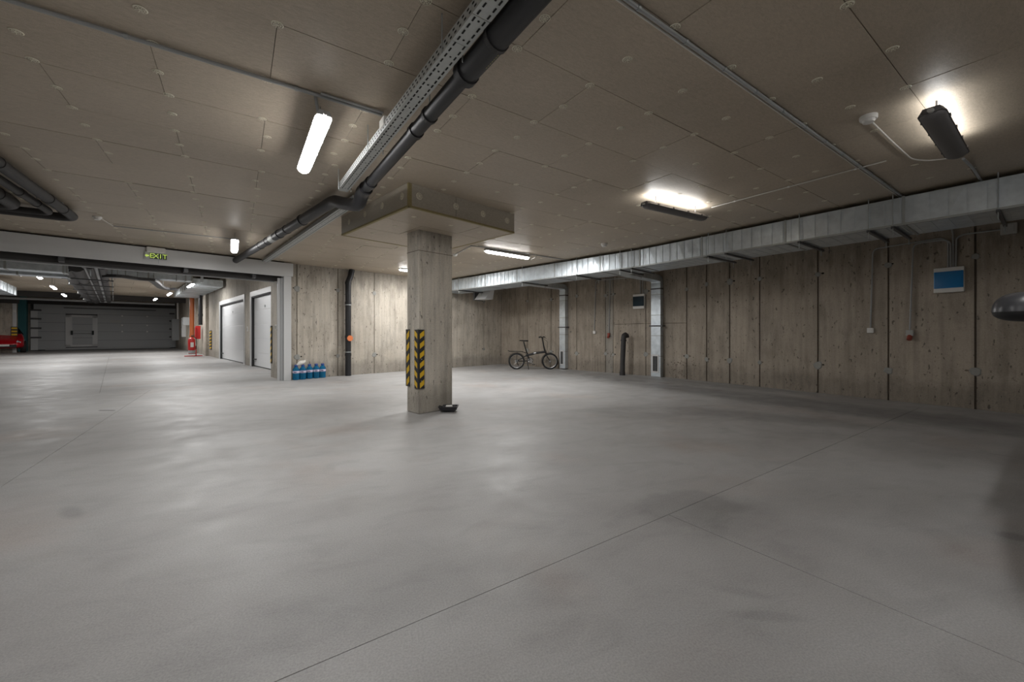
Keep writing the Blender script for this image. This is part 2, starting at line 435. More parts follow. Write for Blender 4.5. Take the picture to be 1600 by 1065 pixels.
# walls with formwork panels
def build_wall(name, w, joints, mat, hjoint=None, t0=0, t1=None, top=ZC+.0, ties=(), zt=(.53, 2.2), thick=.22, gapw=.018, skip_patch=(), pale=()):
    t1 = w.L if t1 is None else t1
    fr = lambda t, off, z: w.at(t, z, off)
    wall = struct(MB().box(t0, t1, -thick, -.03, 0, top+.2, fr).obj(name, 'joint_dark'))
    ts = [t0]+sorted(joints)+[t1]
    for i in range(len(ts)-1):
        m = mat if i not in pale else 'concrete_rough'
        a, b = ts[i]+(gapw/2 if i else 0), ts[i+1]-(gapw/2 if i < len(ts)-2 else 0)
        d = random.uniform(-.004, .0)
        hj = hjoint(ts[i], ts[i+1]) if hjoint else None
        zs = [0, top+.0]
        if hj: zs = [0, hj, top]
        for q in range(len(zs)-1):
            MB().box(a, b, -.03, d, zs[q]+(.005 if q else 0), zs[q+1]-(.005 if q < len(zs)-2 else 0), fr).obj('concrete_panel', m, wall, world=True)
    for t in joints:
        if any(abs(t-s) < .15 for s in skip_patch): continue
        for z in zt:
            zz = z+random.uniform(-.04, .04); r = random.uniform(.045, .075); mb = MB(); n = 11
            pts = [(math.cos(2*pi*k/n)*r*random.uniform(.8, 1.2), math.sin(2*pi*k/n)*r*random.uniform(.8, 1.2)) for k in range(n)]
            mb.add([w.at(t+x, zz+y, .001) for x, y in pts]+[w.at(t+x*.8, zz+y*.8, .007) for x, y in pts],
                   [list(range(n, 2*n))]+[(k, (k+1) % n, n+(k+1) % n, n+k) for k in range(n)])
            mb.obj('tie_patch', 'patch_grey', wall, world=True)
            for s in (-1, 1):
                if random.random() < .75:
                    hb = MB(); cx = t+s*(r+random.uniform(.0, .03)); n2 = 8; rr = random.uniform(.010, .018)
                    hb.add([w.at(cx+math.cos(2*pi*k/n2)*rr*1.5, zz+.01+math.sin(2*pi*k/n2)*rr, .0015) for k in range(n2)]+
                           [w.at(cx+math.cos(2*pi*k/n2)*rr*.9, zz+.01+math.sin(2*pi*k/n2)*rr*.6, .004) for k in range(n2)],
                           [list(range(n2, 2*n2))]+[(k, (k+1) % n2, n2+(k+1) % n2, n2+k) for k in range(n2)])
                    hb.obj('tie_hole', 'joint_dark' if random.random() < .5 else 'hole_dark', wall, world=True)
    return wall
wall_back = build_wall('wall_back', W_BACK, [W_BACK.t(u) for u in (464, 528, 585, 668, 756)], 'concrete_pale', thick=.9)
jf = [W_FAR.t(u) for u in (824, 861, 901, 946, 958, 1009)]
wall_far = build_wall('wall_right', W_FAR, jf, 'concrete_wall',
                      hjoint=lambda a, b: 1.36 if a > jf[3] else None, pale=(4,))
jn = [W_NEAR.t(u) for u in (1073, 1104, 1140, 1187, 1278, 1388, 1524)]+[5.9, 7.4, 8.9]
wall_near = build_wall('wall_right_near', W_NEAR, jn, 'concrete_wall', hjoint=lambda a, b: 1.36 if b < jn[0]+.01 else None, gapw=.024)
# honeycombed concrete patch low on the near wall
hb = MB()
for k in range(70):
    u = random.gauss(1062, 10); v = random.gauss(578, 10)
    if v > 590 or v < 545 or u > 1088 or u < 1043: continue
    p = (W_FAR if u < 1052 else W_NEAR).px(u, v, .001); r = random.uniform(.008, .02)
    w_ = W_FAR if u < 1052 else W_NEAR
    hb.add([p+w_.d*math.cos(q)*r+Vector((0, 0, math.sin(q)*r*random.uniform(.6, 1.1)))+w_.n*(.002) for q in [2*pi*i/6 for i in range(6)]]+[p+w_.n*.008],
           [(i, (i+1) % 6, 6) for i in range(6)])
o = hb.obj('honeycomb_gravel', 'joint_dark', wall_near, world=True); o['kind'] = 'stuff'
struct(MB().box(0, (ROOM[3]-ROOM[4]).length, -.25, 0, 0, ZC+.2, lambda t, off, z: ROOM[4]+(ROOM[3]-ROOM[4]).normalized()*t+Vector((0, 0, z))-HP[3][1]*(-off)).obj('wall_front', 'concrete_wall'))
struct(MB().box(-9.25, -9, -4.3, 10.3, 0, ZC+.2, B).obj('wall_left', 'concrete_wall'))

# ------------------------------------------------------------------ column with its capital
cA = Vector((-1.275, 5.456, 0)); ca0, cn0 = iB(cA)
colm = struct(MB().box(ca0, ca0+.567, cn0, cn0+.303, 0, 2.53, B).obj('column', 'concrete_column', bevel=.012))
MB().box(ca0-.0015, ca0+.5685, cn0-.0015, cn0+.3045, 2.235, 2.243, B).obj('formwork_seam', 'joint_dark', colm, world=True)
MB().box(ca0+.045, ca0+.058, cn0-.005, cn0+.01, 1.3, 2.1, B).obj('formwork_ridge', 'concrete_pale', colm, world=True)
k0a, k0n = iB(P(638, 285, HC)); k1a = k0a+1.68; k1n = k0n+1.86; kz = 2.52
cap = struct(MB().box(k0a+.03, k1a-.03, k0n+.03, k1n-.03, kz+.03, ZC, B).obj('column_capital', 'board_edge'))
for a0, a1, n0, n1 in ((k0a+.005, k0a+1.12, k0n+.005, k0n+.6), (k0a+1.126, k1a-.005, k0n+.005, k0n+.6), (k0a+.005, k0a+.55, k0n+.605, k0n+1.2),
                       (k0a+.555, k1a-.005, k0n+.605, k0n+1.2), (k0a+.005, k0a+1.12, k0n+1.205, k1n-.005), (k0a+1.126, k1a-.005, k0n+1.205, k1n-.005)):
    MB().box(a0, a1, n0, n1, kz+random.uniform(0, .003), kz+.03, B).obj('underside_board', 'ceiling_board', cap, world=True)
for n in (k0n, k1n-.028):
    MB().box(k0a+.02, k0a+.657, n, n+.03, kz+.014, ZC, B).obj('side_board', 'capital_board', cap, world=True)
    MB().box(k0a+.664, k1a, n, n+.03, kz+.014, ZC, B).obj('side_board', 'capital_board', cap, world=True)
for a in (k0a, k1a-.028):
    MB().box(a, a+.03, k0n+.02, k1n, kz+.014, ZC, B).obj('side_board', 'capital_board', cap, world=True)
MB().box(k0a-.002, k0a+.042, k0n-.003, k0n+.02, kz, ZC, B).obj('edge_strip', 'board_edge', cap, world=True)
for q in ((k0a-.002, k1a, k0n-.003, k0n+.03), (k0a-.002, k1a, k1n-.03, k1n+.003), (k0a-.003, k0a+.03, k0n, k1n), (k1a-.03, k1a+.003, k0n, k1n)):
    MB().box(*q, kz-.001, kz+.020, B).obj('edge_strip', 'board_edge', cap, world=True)
def wallros(p, nrm, parent):
    mb = rosette_mesh(MB(), .04, 14); t = nrm.cross(Vector((0, 0, 1))).normalized()
    mb.v = [p+t*v.x+Vector((0, 0, 1))*v.y-nrm*v.z for v in mb.v]
    mb.obj('fixing_rosette', 'rosette', parent, world=True)
for a in (.14, .66, 1.1, 1.54): wallros(B(k0a+a, k0n-.001, kz+.15), B(0, -1), cap)
for n in (.14, .62, 1.1, 1.6): wallros(B(k0a-.001, k0n+n, kz+.15), B(-1, 0), cap)
for a, n in ((.25, .3), (.8, .3), (1.3, .3), (.25, 1.4), (1.4, 1.4), (.3, .85), (1.35, .9)):
    inst('fixing_rosette', rme, B(k0a+a, k0n+n, kz-.001)-cap.location, 0, cap)

# corner guards
def corner_guard(name, label, origin, da, dn, z0, z1, frame=B, wing=.085, th=.012):
    """origin at the corner, da/dn = +-1 along which the two wings run (away from the corner, on the faces)"""
    t = thing(name, label, 'corner guard', frame(origin[0], origin[1], z0), group='striped corner guards')
    a, n = origin
    def bx(x0, x1, y0, y1, za, zb): return MB().box(min(x0, x1), max(x0, x1), min(y0, y1), max(y0, y1), za, zb, frame)
    bx(a-da*th, a+da*wing, n-dn*th, n-dn*.0005, z0, z1).obj('wing', 'hazard_black', t, world=True)
    bx(a-da*th, a-da*.0005, n-dn*.0005, n+dn*wing, z0, z1).obj('wing', 'hazard_black', t, world=True)
    k = max(3, int((z1-z0)/.135)); st = (z1-z0)/k
    for i in range(k):
        zb = z0+st*i+st*.05
        for w_ in (0, 1):
            lo, hi = .014, wing-.004; h = st*.52; sk = st*.36
            mb = MB(); e = th+.0015
            if w_ == 0:
                q = [(a+da*lo, n-dn*e), (a+da*hi, n-dn*e)]; back = [(a+da*lo, n-dn*th), (a+da*hi, n-dn*th)]
            else:
                q = [(a-da*e, n+dn*lo), (a-da*e, n+dn*hi)]; back = [(a-da*th, n+dn*lo), (a-da*th, n+dn*hi)]
            fr = [frame(*q[0], zb), frame(*q[1], zb+sk), frame(*q[1], min(z1-.004, zb+sk+h)), frame(*q[0], zb+h)]
            bk = [frame(*back[0], zb), frame(*back[1], zb+sk), frame(*back[1], min(z1-.004, zb+sk+h)), frame(*back[0], zb+h)]
            mb.add(fr+bk, [(0, 1, 2, 3), (7, 6, 5, 4), (0, 4, 5, 1), (1, 5, 6, 2), (2, 6, 7, 3), (3, 7, 4, 0)])
            mb.obj('yellow_stripe', 'hazard_yellow', t, world=True)
    for z in (z0+(z1-z0)*.13, z0+(z1-z0)*.5, z0+(z1-z0)*.87):
        MB().tube([frame(a+da*.04, n-dn*th, z), frame(a+da*.04, n-dn*(th+.005), z)], .008, 8).obj('screw', 'zinc', t, world=True)
    return t
corner_guard('corner_guard', 'black and yellow striped guard on the front corner of the concrete column', (ca0, cn0), 1, 1, .345, 1.155)
corner_guard('corner_guard', 'black and yellow striped guard on the left corner of the concrete column, seen edge on', (ca0, cn0+.303), 1, -1, .36, 1.16)

# small black plastic tray at the column foot
tc_ = G(701, 642.5)
t = thing('plastic_tray', 'small black flared plastic tray on the floor at the column foot', 'tray', (tc_.x, tc_.y, 0), .05)
def rect(x, y, z, c=.02):
    return [Vector(p) for p in ((-x+c, -y, z), (x-c, -y, z), (x, -y+c, z), (x, y-c, z), (x-c, y, z), (-x+c, y, z), (-x, y-c, z), (-x, -y+c, z))]
MB().rings([rect(.075, .05, 0), rect(.105, .075, .03), rect(.115, .085, .03), rect(.128, .095, .072), rect(.128, .095, .078), rect(.118, .085, .078), rect(.1, .07, .02)]).obj('basin', 'tray_black', t)
MB().rings([rect(.137, .103, .072), rect(.137, .103, .08), rect(.122, .09, .081), rect(.122, .09, .073)], cap=False).obj('rim', 'tray_black', t)
MB().box(-.04, .05, -.02, .05, .02, .083).obj('white_insert', 'white_plastic', t, bevel=.006)

# ------------------------------------------------------------------ shutter frame between the bay and the corridor
fn = 10.38
sf = thing('shutter_frame', 'white steel frame of the wide opening to the corridor, left of the bottles', 'door frame', B(2.88, fn, 0))
MB().box(-8.9, 3.0, fn, fn+.12, H+1.35, H+1.655, B).obj('header_box', 'white_steel', sf, world=True, bevel=.004)
MB().box(-8.9, 2.8, fn-.02, fn+.03, H+1.335, H+1.36, B).obj('bottom_lip', 'white_steel', sf, world=True)
MB().box(2.805, 2.965, fn+.02, fn+.185, 0, H+1.35, B).obj('post', 'white_steel', sf, world=True, bevel=.004)
MB().box(2.745, 2.80, fn+.05, fn+.34, 0, H+1.3, B).obj('guide_rail', 'grey_steel', sf, world=True, bevel=.003)
MB().box(2.70, 2.745, fn+.10, fn+.14, 0, H+1.3, B).obj('guide_lip', 'white_steel', sf, world=True)
for a in (-6.5, -4.1, -1.6, .6):
    MB().box(a, a+.006, fn-.0015, fn+.0, H+1.352, H+1.653, B).obj('header_seam', 'grey_steel', sf, world=True)
dk = struct(MB().box(-9, 2.84, fn+.30, fn+.36, H+1.25, ZC+.8, B).obj('lintel', 'dark_soffit'))
MB().box(-9, 2.84, fn+.12, fn+.3, H+1.66, ZC+.3, B).obj('soffit', 'dark_soffit', dk, world=True)
br = MB().box(-8.9, 2.72, fn+.42, fn+.50, H+1.235, H+1.29, B).obj('angle_bar', 'grey_steel', sf, world=True)
for a in (-6.3, -4.2, -2.4, -.7, 1.0, 2.2):
    MB().box(a, a+.07, fn+.12, fn+.5, H+1.26, H+1.40, B).obj('bracket', 'dark_steel', sf, world=True)
def text_mesh(s, size, name, mat, parent, M, ext=.002):
    cu = bpy.data.curves.new(name, 'FONT'); cu.body = s; cu.size = size; cu.extrude = ext; cu.align_x = 'CENTER'; cu.align_y = 'CENTER'
    o = bpy.data.objects.new(name, cu); C.objects.link(o)
    bpy.context.view_layer.update()
    me = bpy.data.meshes.new_from_object(o.evaluated_get(bpy.context.evaluated_depsgraph_get()))
    bpy.data.objects.remove(o)
    me.materials.clear(); me.materials.append(MATS[mat])
    me.transform(M)
    o2 = bpy.data.objects.new(name, me); C.objects.link(o2); o2.parent = parent
    return o2
# exit sign hung on the header
def at_header(u):                    # B coordinate on the header face seen at column u
    k = (u-U0)/F; n = fn-.03
    return (k*SB*n+CB*n)/(SB-k*CB)
ea0, ea1 = at_header(226), at_header(261); em = (ea0+ea1)/2
es = thing('exit_sign', 'exit sign with yellow green letters on the white shutter frame', 'exit sign', B(em, fn-.05, H+1.39))
hz0 = H+(V0-406)/F*B(em, fn).y
MB().box(em-.14, em+.14, fn-.055, fn-.0, hz0+.13, hz0+.24, B).obj('lamp_housing', 'white_plastic', es, world=True, bevel=.02)
MB().box(ea0, ea1, fn-.035, fn-.03, hz0, hz0+.135, B).obj('panel', 'sign_clear', es, world=True)
w4 = (ea1-ea0)/5
for i, ch in enumerate(['<', 'E', 'X', 'I', 'T']):
    a = ea0+w4*(i+.5)
    if i != 0: MB().box(a-w4*.42, a+w4*.42, fn-.0375, fn-.0355, hz0+.015, hz0+.12, B).obj('letter_plate', 'sign_dark', es, world=True)
    R_ = Matrix.Translation(B(a, fn-.0395, hz0+.067)-es.location) @ Matrix.Rotation(RZB, 4, 'Z') @ Matrix.Rotation(pi/2, 4, 'X')
    if ch != '<': text_mesh(ch, .12, 'letter', 'sign_green', es, R_)
    else:
        mb = MB(); mb.prism([(-.03, 0), (0, .03), (0, .012), (.03, .012), (.03, -.012), (0, -.012), (0, -.03)], -.002, .002)
        mb.v = [R_ @ v for v in mb.v]; mb.obj('arrow', 'sign_green', es)

# ------------------------------------------------------------------ tube lamps
def make_lamp(kind, L=1.15):
    """local: length along x, base z = 0 is the diffuser underside"""
    t = thing('tube_lamp', '', 'ceiling lamp')
    def rr(hw, z, x, nn=8):
        return [Vector((x, hw*math.cos(pi+pi*k/nn), z+.035*(1-abs(math.sin(pi*k/nn))**.8) )) for k in range(nn+1)]
    rings = []
    for x, s in ((-L/2, .45), (-L/2+.015, .8), (-L/2+.05, 1), (L/2-.05, 1), (L/2-.015, .8), (L/2, .45)):
        ring = [Vector((x, .052*s*math.cos(pi*k/8), .04-.04*s*math.sin(pi*k/8))) for k in range(9)]
        rings.append(ring)
    MB().rings(rings).obj('diffuser', 'lamp_glow' if kind == 'lit' else 'lamp_dark', t, smooth=True)
    body = []
    for x, s in ((-L/2-.01, .8), (-L/2+.03, 1), (L/2-.03, 1), (L/2+.01, .8)):
        body.append([Vector((x, .057*s, .04)), Vector((x, .04*s, .075)), Vector((x, -.04*s, .075)), Vector((x, -.057*s, .04))])
    MB().rings(body).obj('housing', 'lamp_body' if kind == 'lit' else 'lamp_dark', t)
    for sx in (-.36, -.12, .12, .36):
        for sy in (-1, 1): MB().box(sx*L-.012, sx*L+.012, sy*.056-.003, sy*.056+.003, .034, .056).obj('clip', 'zinc' if kind == 'lit' else 'lamp_dark', t)
    for x in (-L/2, L/2): MB().tube([(x, 0, .05), (x+math.copysign(.03, x), 0, .05)], .014, 8).obj('cable_gland', 'grey_plastic', t)
    return t
def copy_tree(o, parent=None):
    c = o.copy(); C.objects.link(c); c.parent = parent
    for ch in list(o.children): copy_tree(ch, c)
    return c
def add_light(t, L, power, up=False, z=-.004, size_y=.09, name='light'):
    ld = bpy.data.lights.new(name, 'AREA'); ld.shape = 'RECTANGLE'; ld.size = L-.12; ld.size_y = size_y; ld.energy = power
    ld.color = (1, .995, .985)
    o = bpy.data.objects.new('tube_light', ld); C.objects.link(o); o.parent = t
    o.location = (0, 0, z); o.rotation_euler = (pi if up else 0, 0, 0)
protos = {}
def lamp(kind, pa, pb, label, group, power, hang=True, L=1.15, lit=True, up=0):
    pa, pb = Vector(pa), Vector(pb); c = (pa+pb)/2; d = pb-pa; rz = math.atan2(d.y, d.x)
    key = kind
    if key not in protos: protos[key] = t = make_lamp(kind)
    else: t = copy_tree(protos[key])
    t.location = (c.x, c.y, pa.z); t.rotation_euler = (0, 0, rz); t['label'] = label; t['group'] = group
    s = L/1.15; t.scale = (s, 1.3 if kind == 'dark' else 1, 1)
    return t
ceil_l = 'tube lamps of the parking bay'; cor_l = 'tube lamps of the corridor'
lamps = []
def mount(t, z0, z1, mat='zinc', xs=(-.36, .36)):
    pass
l1 = lamp('lit', P(506, 192, 1.5), P(474, 272, 1.5), 'lit white tube lamp hanging by the perforated cable tray, the largest one', ceil_l, LAMP_W)
l2 = lamp('lit', P(367, 377, 1.5), P(366, 397, 1.5), 'lit white tube lamp seen end on before the white shutter frame', ceil_l, LAMP_W)
l3 = lamp('lit', P(754.5, 394, 1.6), P(829, 406, 1.6), 'lit long tube lamp on the ceiling right of the column, above the silver duct', ceil_l, LAMP_W)
q4 = P(624, 423, 1.62)
l4 = lamp('lit', q4, q4+Vector((SA, CA, 0))*1.15, 'lit tube lamp partly hidden behind the left side of the column', ceil_l, LAMP_W)
l5 = lamp('dark', P(1012, 326, 1.51), P(1097, 345, 1.51), 'dark faced tube lamp on the ceiling between the column and the long duct', ceil_l, 0)
l6 = lamp('dark', P(1455, 185, 1.50), P(1496, 250, 1.50), 'dark faced tube lamp next to the smoke detector at upper right', ceil_l, 0)
for k, (p, q) in enumerate(((A(-1.6, -.9), A(-.45, -.9)), (A(2.6, -.9), A(3.75, -.9)), (A(-1.3, -3.6), A(-.15, -3.6)), (A(4.6, -3.2), A(5.75, -3.2)), (A(-5.2, .6), A(-4.05, .6)))):  # extra unseen lamps, added behind the viewpoint as fill light
    l = lamp('lit', p+Vector((0, 0, H+1.6)), q+Vector((0, 0, H+1.6)), 'unseen lit tube lamp added behind the viewpoint as fill, '+('left of the middle', 'right of the middle', 'farther back on the left', 'farther back on the right', 'farthest left of all')[k], ceil_l, 0)
    lamps.append((l, LAMP_W*(.68, .10, .7, .06, .6)[k], 0))
lamps += [(l1, LAMP_W*1.2, 0), (l2, LAMP_W*1.5, 0), (l3, LAMP_W*3.2, 0), (l4, LAMP_W*2.8, 0)]
for t in (l5, l6): add_light(t, 1.15, UP_W*(.32 if t is l5 else .14), up=True, z=.0765, size_y=.06)
for l, pw, _ in lamps: add_light(l, 1.15, pw)
# corridor lamps
_b = B(1.3, 12.9)
l7 = lamp('lit', Vector((_b.x, _b.y, H+1.7)), Vector((_b.x, _b.y, H+1.7))+B(0, 1)*1.5, 'corridor tube lamp close behind the shutter frame header, hidden from view by it', 'tube lamps of the corridor', 0, L=1.5); add_light(l7, 1.15, CORR_W*1.2)
for x in (-.4, .4): MB().tube([Vector((x, 0, .07)), Vector((x, 0, 3.4-l7.location.z))], .006, 6).obj('suspension_wire', 'zinc', l7)
cl = [((54, 429.3), (66.8, 436.5), 'lit tube lamp in the corridor nearest to the shutter frame, left of the black pipes'),
      ((80.3, 448), (89.6, 453), 'second lit tube lamp of the left row in the corridor'),
      ((98, 460.4), (105, 464.4), 'farthest lit tube lamp of the left row in the corridor, above the grey gate'),
      ((302, 444.8), (287, 450), 'lit tube lamp in front of the flat silver corridor duct, nearest of the right row'),
      ((267, 458.7), (255.5, 463), 'second lit tube lamp of the right row in the corridor'),
      ((244, 467.2), (236, 469.5), 'farthest lit tube lamp of the right row in the corridor')]
for a_, b_, lb in cl:
    pa = P(*a_, 1.88); pb = P(*b_, 1.88); d = B(0, 1)
    t = lamp('lit', pa, pa+d*1.5, lb, cor_l, 0, L=1.5); t.location.z = H+1.88
    add_light(t, 1.15, CORR_W)
    for x in (-.4, .4):
        MB().tube([Vector((x, 0, .07)), Vector((x, 0, 3.4-t.location.z))], .006, 6).obj('suspension_wire', 'zinc', t)
# hangers of the bay lamps
for t in (l1, l2):
    for x in (-.40, .40):
        z1 = ZC-t.location.z
        mb = MB(); mb.tube([(x, 0, .07), (x, 0, z1)], .0035, 6); mb.obj('suspension_wire', 'zinc', t)
        if t is l1 and x < 0:
            MB().tube([(x-.05, .0, .07), (x-.10, .03, z1*.5), (x-.12, .05, z1)], .011, 6).obj('flex_cable', 'conduit', t)
for t in (l3, l4, l5, l6)+tuple(x[0] for x in lamps[:5]):
    for x in (-.38, .38):
        MB().box(x-.004, x+.004, -.004, .004, .07, ZC-t.location.z-.002).obj('mount_bracket', 'lamp_dark' if t in (l5, l6) else 'zinc', t)

# ------------------------------------------------------------------ long ventilation duct
dk0 = P(707, 453.8, 1.31); dk0a = dk0; d_far = Vector((.70, -.714, 0)).normalized()
d_start = dk0 - d_far*0.95
kink = Vector((2.49, 7.79, 0)); d_near = Vector((2.72, -3.72, 0)).normalized(); d_end = kink+d_near*9.6
DW = .82; z0d, z1d = H+1.31, H+1.635
duct = thing('ventilation_duct', 'long rectangular galvanised duct under the ceiling along the right wall', 'duct', (kink.x, kink.y, z0d))
def duct_run(p, q, w0, w1, first):
    """front face from p to q; offsets go back toward the wall"""
    p = Vector((p.x, p.y, 0)); q = Vector((q.x, q.y, 0)); d = (q-p).normalized(); L = (q-p).length; back = Vector((-d.y, d.x, 0))
    if back.dot(p+q) < 0: back = -back
    fr = lambda t, off, z: p+d*t+back*off+Vector((0, 0, z))
    x = 0; bead = .142
    while x < L-.02:
        ln = min(1.24, L-x)
        mb = MB(); mb.box(x+.004, x+ln-.004, .009, DW, z0d, z1d, fr)
        b = x+bead/2; e0 = x+.004
        while e0 < x+ln-.01:
            e1 = min(b if e0 < b else e0+bead, x+ln-.004)
            if e0 <= x+.005: e1 = min(x+bead/2, x+ln-.004)
            rd = random.uniform(-.004, .007); m0 = e0+(e1-e0)*random.uniform(.35, .65); zm = z0d+(z1d-z0d)*random.uniform(.3, .7)
            vs = [fr(e0, 0, z0d), fr(e1, 0, z0d), fr(e1, 0, z1d), fr(e0, 0, z1d), fr(m0, -rd, zm), fr(e0, .01, z0d), fr(e1, .01, z0d), fr(e1, .01, z1d), fr(e0, .01, z1d)]
            mb.add(vs, [(0, 1, 4), (1, 2, 4), (2, 3, 4), (3, 0, 4), (0, 5, 6, 1), (3, 2, 7, 8), (0, 3, 8, 5), (1, 6, 7, 2), (5, 8, 7, 6)]); e0 = e1
        while b < x+ln-.03:
            mb.box(b-.004, b+.004, -.008, 0.001, z0d+.004, z1d-.002, fr)
            mb.box(b-.003, b+.003, .01, DW-.01, z0d-.0035, z0d, fr); b += bead
        mb.obj('duct_section', 'galvanised', duct, world=True)
        fb = MB(); fb.box(x+ln-.014, x+ln+.014, -.008, DW+.01, z0d-.01, z1d+.008, fr); fb.obj('flange', 'zinc', duct, world=True)
        x += 1.24
    return fr, L
fr1, L1 = duct_run(d_start, kink, 0, 0, True)
fr2, L2 = duct_run(kink, d_end, 0, 0, False)
# mitre block at the bend
mk = MB(); bk1 = fr1(L1, DW, 0); bk2 = fr2(0, DW, 0); mk.prism([kink, bk1, bk2], z0d, z1d); mk.obj('bend_piece', 'galvanised', duct, world=True)
MB().box(-.004, L1+.05, -.010, .012, z0d-.012, z0d+.012, fr1).obj('bottom_angle', 'zinc', duct, world=True)
MB().box(-.05, L2, -.010, .012, z0d-.012, z0d+.012, fr2).obj('bottom_angle', 'zinc', duct, world=True)
def hanger(fr, t):
    MB().tube([fr(t, -.03, z0d-.12), fr(t, -.03, ZC)], .005, 6).obj('threaded_rod', 'zinc', duct, world=True)
    MB().tube([fr(t, DW+.03, z0d-.12), fr(t, DW+.03, ZC)], .005, 6).obj('threaded_rod', 'zinc', duct, world=True)
    MB().box(t-.015, t+.015, -.05, DW+.12, z0d-.04, z0d-.013, fr).obj('support_rail', 'dark_steel', duct, world=True)
Wd1 = Wall(d_start, kink); Wd1.p = Vector((d_start.x, d_start.y, 0)); Wd2 = Wall(kink, d_end)
for u in (716, 808, 885, 946, 962): hanger(fr1, Wd1.t(u))
for u in (1108, 1136, 1250, 1358, 1396, 1560): hanger(fr2, Wd2.t(u))
# drop ducts on the wall with grilles, each with its flat branch from the main duct
def drop_duct(wl, uc, label, width, depth, ztop, zbot, frm, tm):
    t0 = wl.t(uc, depth); fr = lambda t, off, z: wl.at(t0+t, z, off)
    b = wl.at(t0, 0, depth/2)
    th = thing('drop_duct', label, 'duct', (b.x, b.y, 0), group='vertical ducts on the right wall')
    hw = width/2; z = zbot; secs = []
    while z < ztop-.01:
        z2 = min(z+.52, ztop); secs.append((z, z2)); z = z2
    for a, b2 in secs:
        mb = MB(); mb.box(-hw, hw, .002, depth, a+.003, b2-.003, fr)
        for q in (1, 2, 3):
            zz = a+(b2-a)*q/4; mb.box(-hw, hw, depth, depth+.003, zz-.003, zz+.003, fr)
        mb.obj('duct_section', 'galvanised', th, world=True)
    for a, b2 in secs[1:]:
        MB().box(-hw-.006, hw+.006, .0, depth+.006, a-.008, a+.008, fr).obj('flange', 'zinc', th, world=True)
    MB().box(-hw-.008, hw+.008, .0, depth+.008, ztop-.16, ztop-.13, fr).obj('collar', 'dark_steel', th, world=True)
    MB().box(-hw-.05, hw+.05, .0, depth+.012, 1.28, 1.31, fr).obj('strap', 'dark_steel', th, world=True)
    MB().box(-hw+.02, hw-.04, depth, depth+.01, zbot+.10, zbot+.56, fr).obj('grille_frame', 'white_steel', th, world=True, bevel=.003)
    g = MB()
    MB().box(-hw+.055, hw-.075, depth+.010, depth+.013, zbot+.14, zbot+.52, fr).obj('grille_core', 'rubber_black', th, world=True)
    for x_ in (-.02, .015): MB().box(x_-.002, x_+.002, depth+.012, depth+.016, zbot+.14, zbot+.52, fr).obj('grille_bar', 'grey_steel', th, world=True)
    # elbow + horizontal branch
    el = MB(); n = 6
    rings = []
    for k in range(n+1):
        a = pi/2*k/n; r0 = .04; r1 = r0+depth
        cx = depth+r0; cz = ztop
        rings.append([fr(-hw, cx-r1*math.cos(a), cz+r1*math.sin(a)), fr(hw, cx-r1*math.cos(a), cz+r1*math.sin(a)),
                      fr(hw, cx-r0*math.cos(a), cz+r0*math.sin(a)), fr(-hw, cx-r0*math.cos(a), cz+r0*math.sin(a))])
    el.rings(rings); el.obj('elbow', 'galvanised', th, world=True)
    dist = tm
    MB().box(-hw, hw, depth+.04, dist, ztop+.04, ztop+.04+depth, fr).obj('branch', 'galvanised', th, world=True)
    return th
drop_duct(W_FAR, 878.5, 'galvanised vertical duct with a grille, right of the folding bicycle', .22, .14, 2.42, .03, fr1, 1.85)
drop_duct(W_FAR, 1024.5, 'galvanised vertical duct with a grille, right of the standing black pipe', .25, .15, 2.38, .01, fr1, 1.75)
# angled outlet hood under the far end of the main duct
hc = P(757, 459, 1.22)
hd = thing('outlet_hood', 'pale metal outlet hood hanging under the far end of the long duct', 'duct hood', (hc.x, hc.y+.3, hc.z-.15), -.75)
MB().add([Vector(v) for v in ((-.28, -.2, 0), (.22, -.2, 0), (.22, .12, 0), (-.28, .12, 0), (-.14, -.02, .32), (.30, -.02, .32), (.30, .12, .32), (-.14, .12, .32))],
         [(0, 3, 2, 1), (4, 5, 6, 7), (0, 1, 5, 4), (1, 2, 6, 5), (2, 3, 7, 6), (3, 0, 4, 7)]).obj('hood_body', 'white_steel', hd)
MB().box(-.36, -.29, -.18, .12, -.02, .26).obj('side_shadow', 'dark_steel', hd)  # dark box standing in for the shadow left of the hood

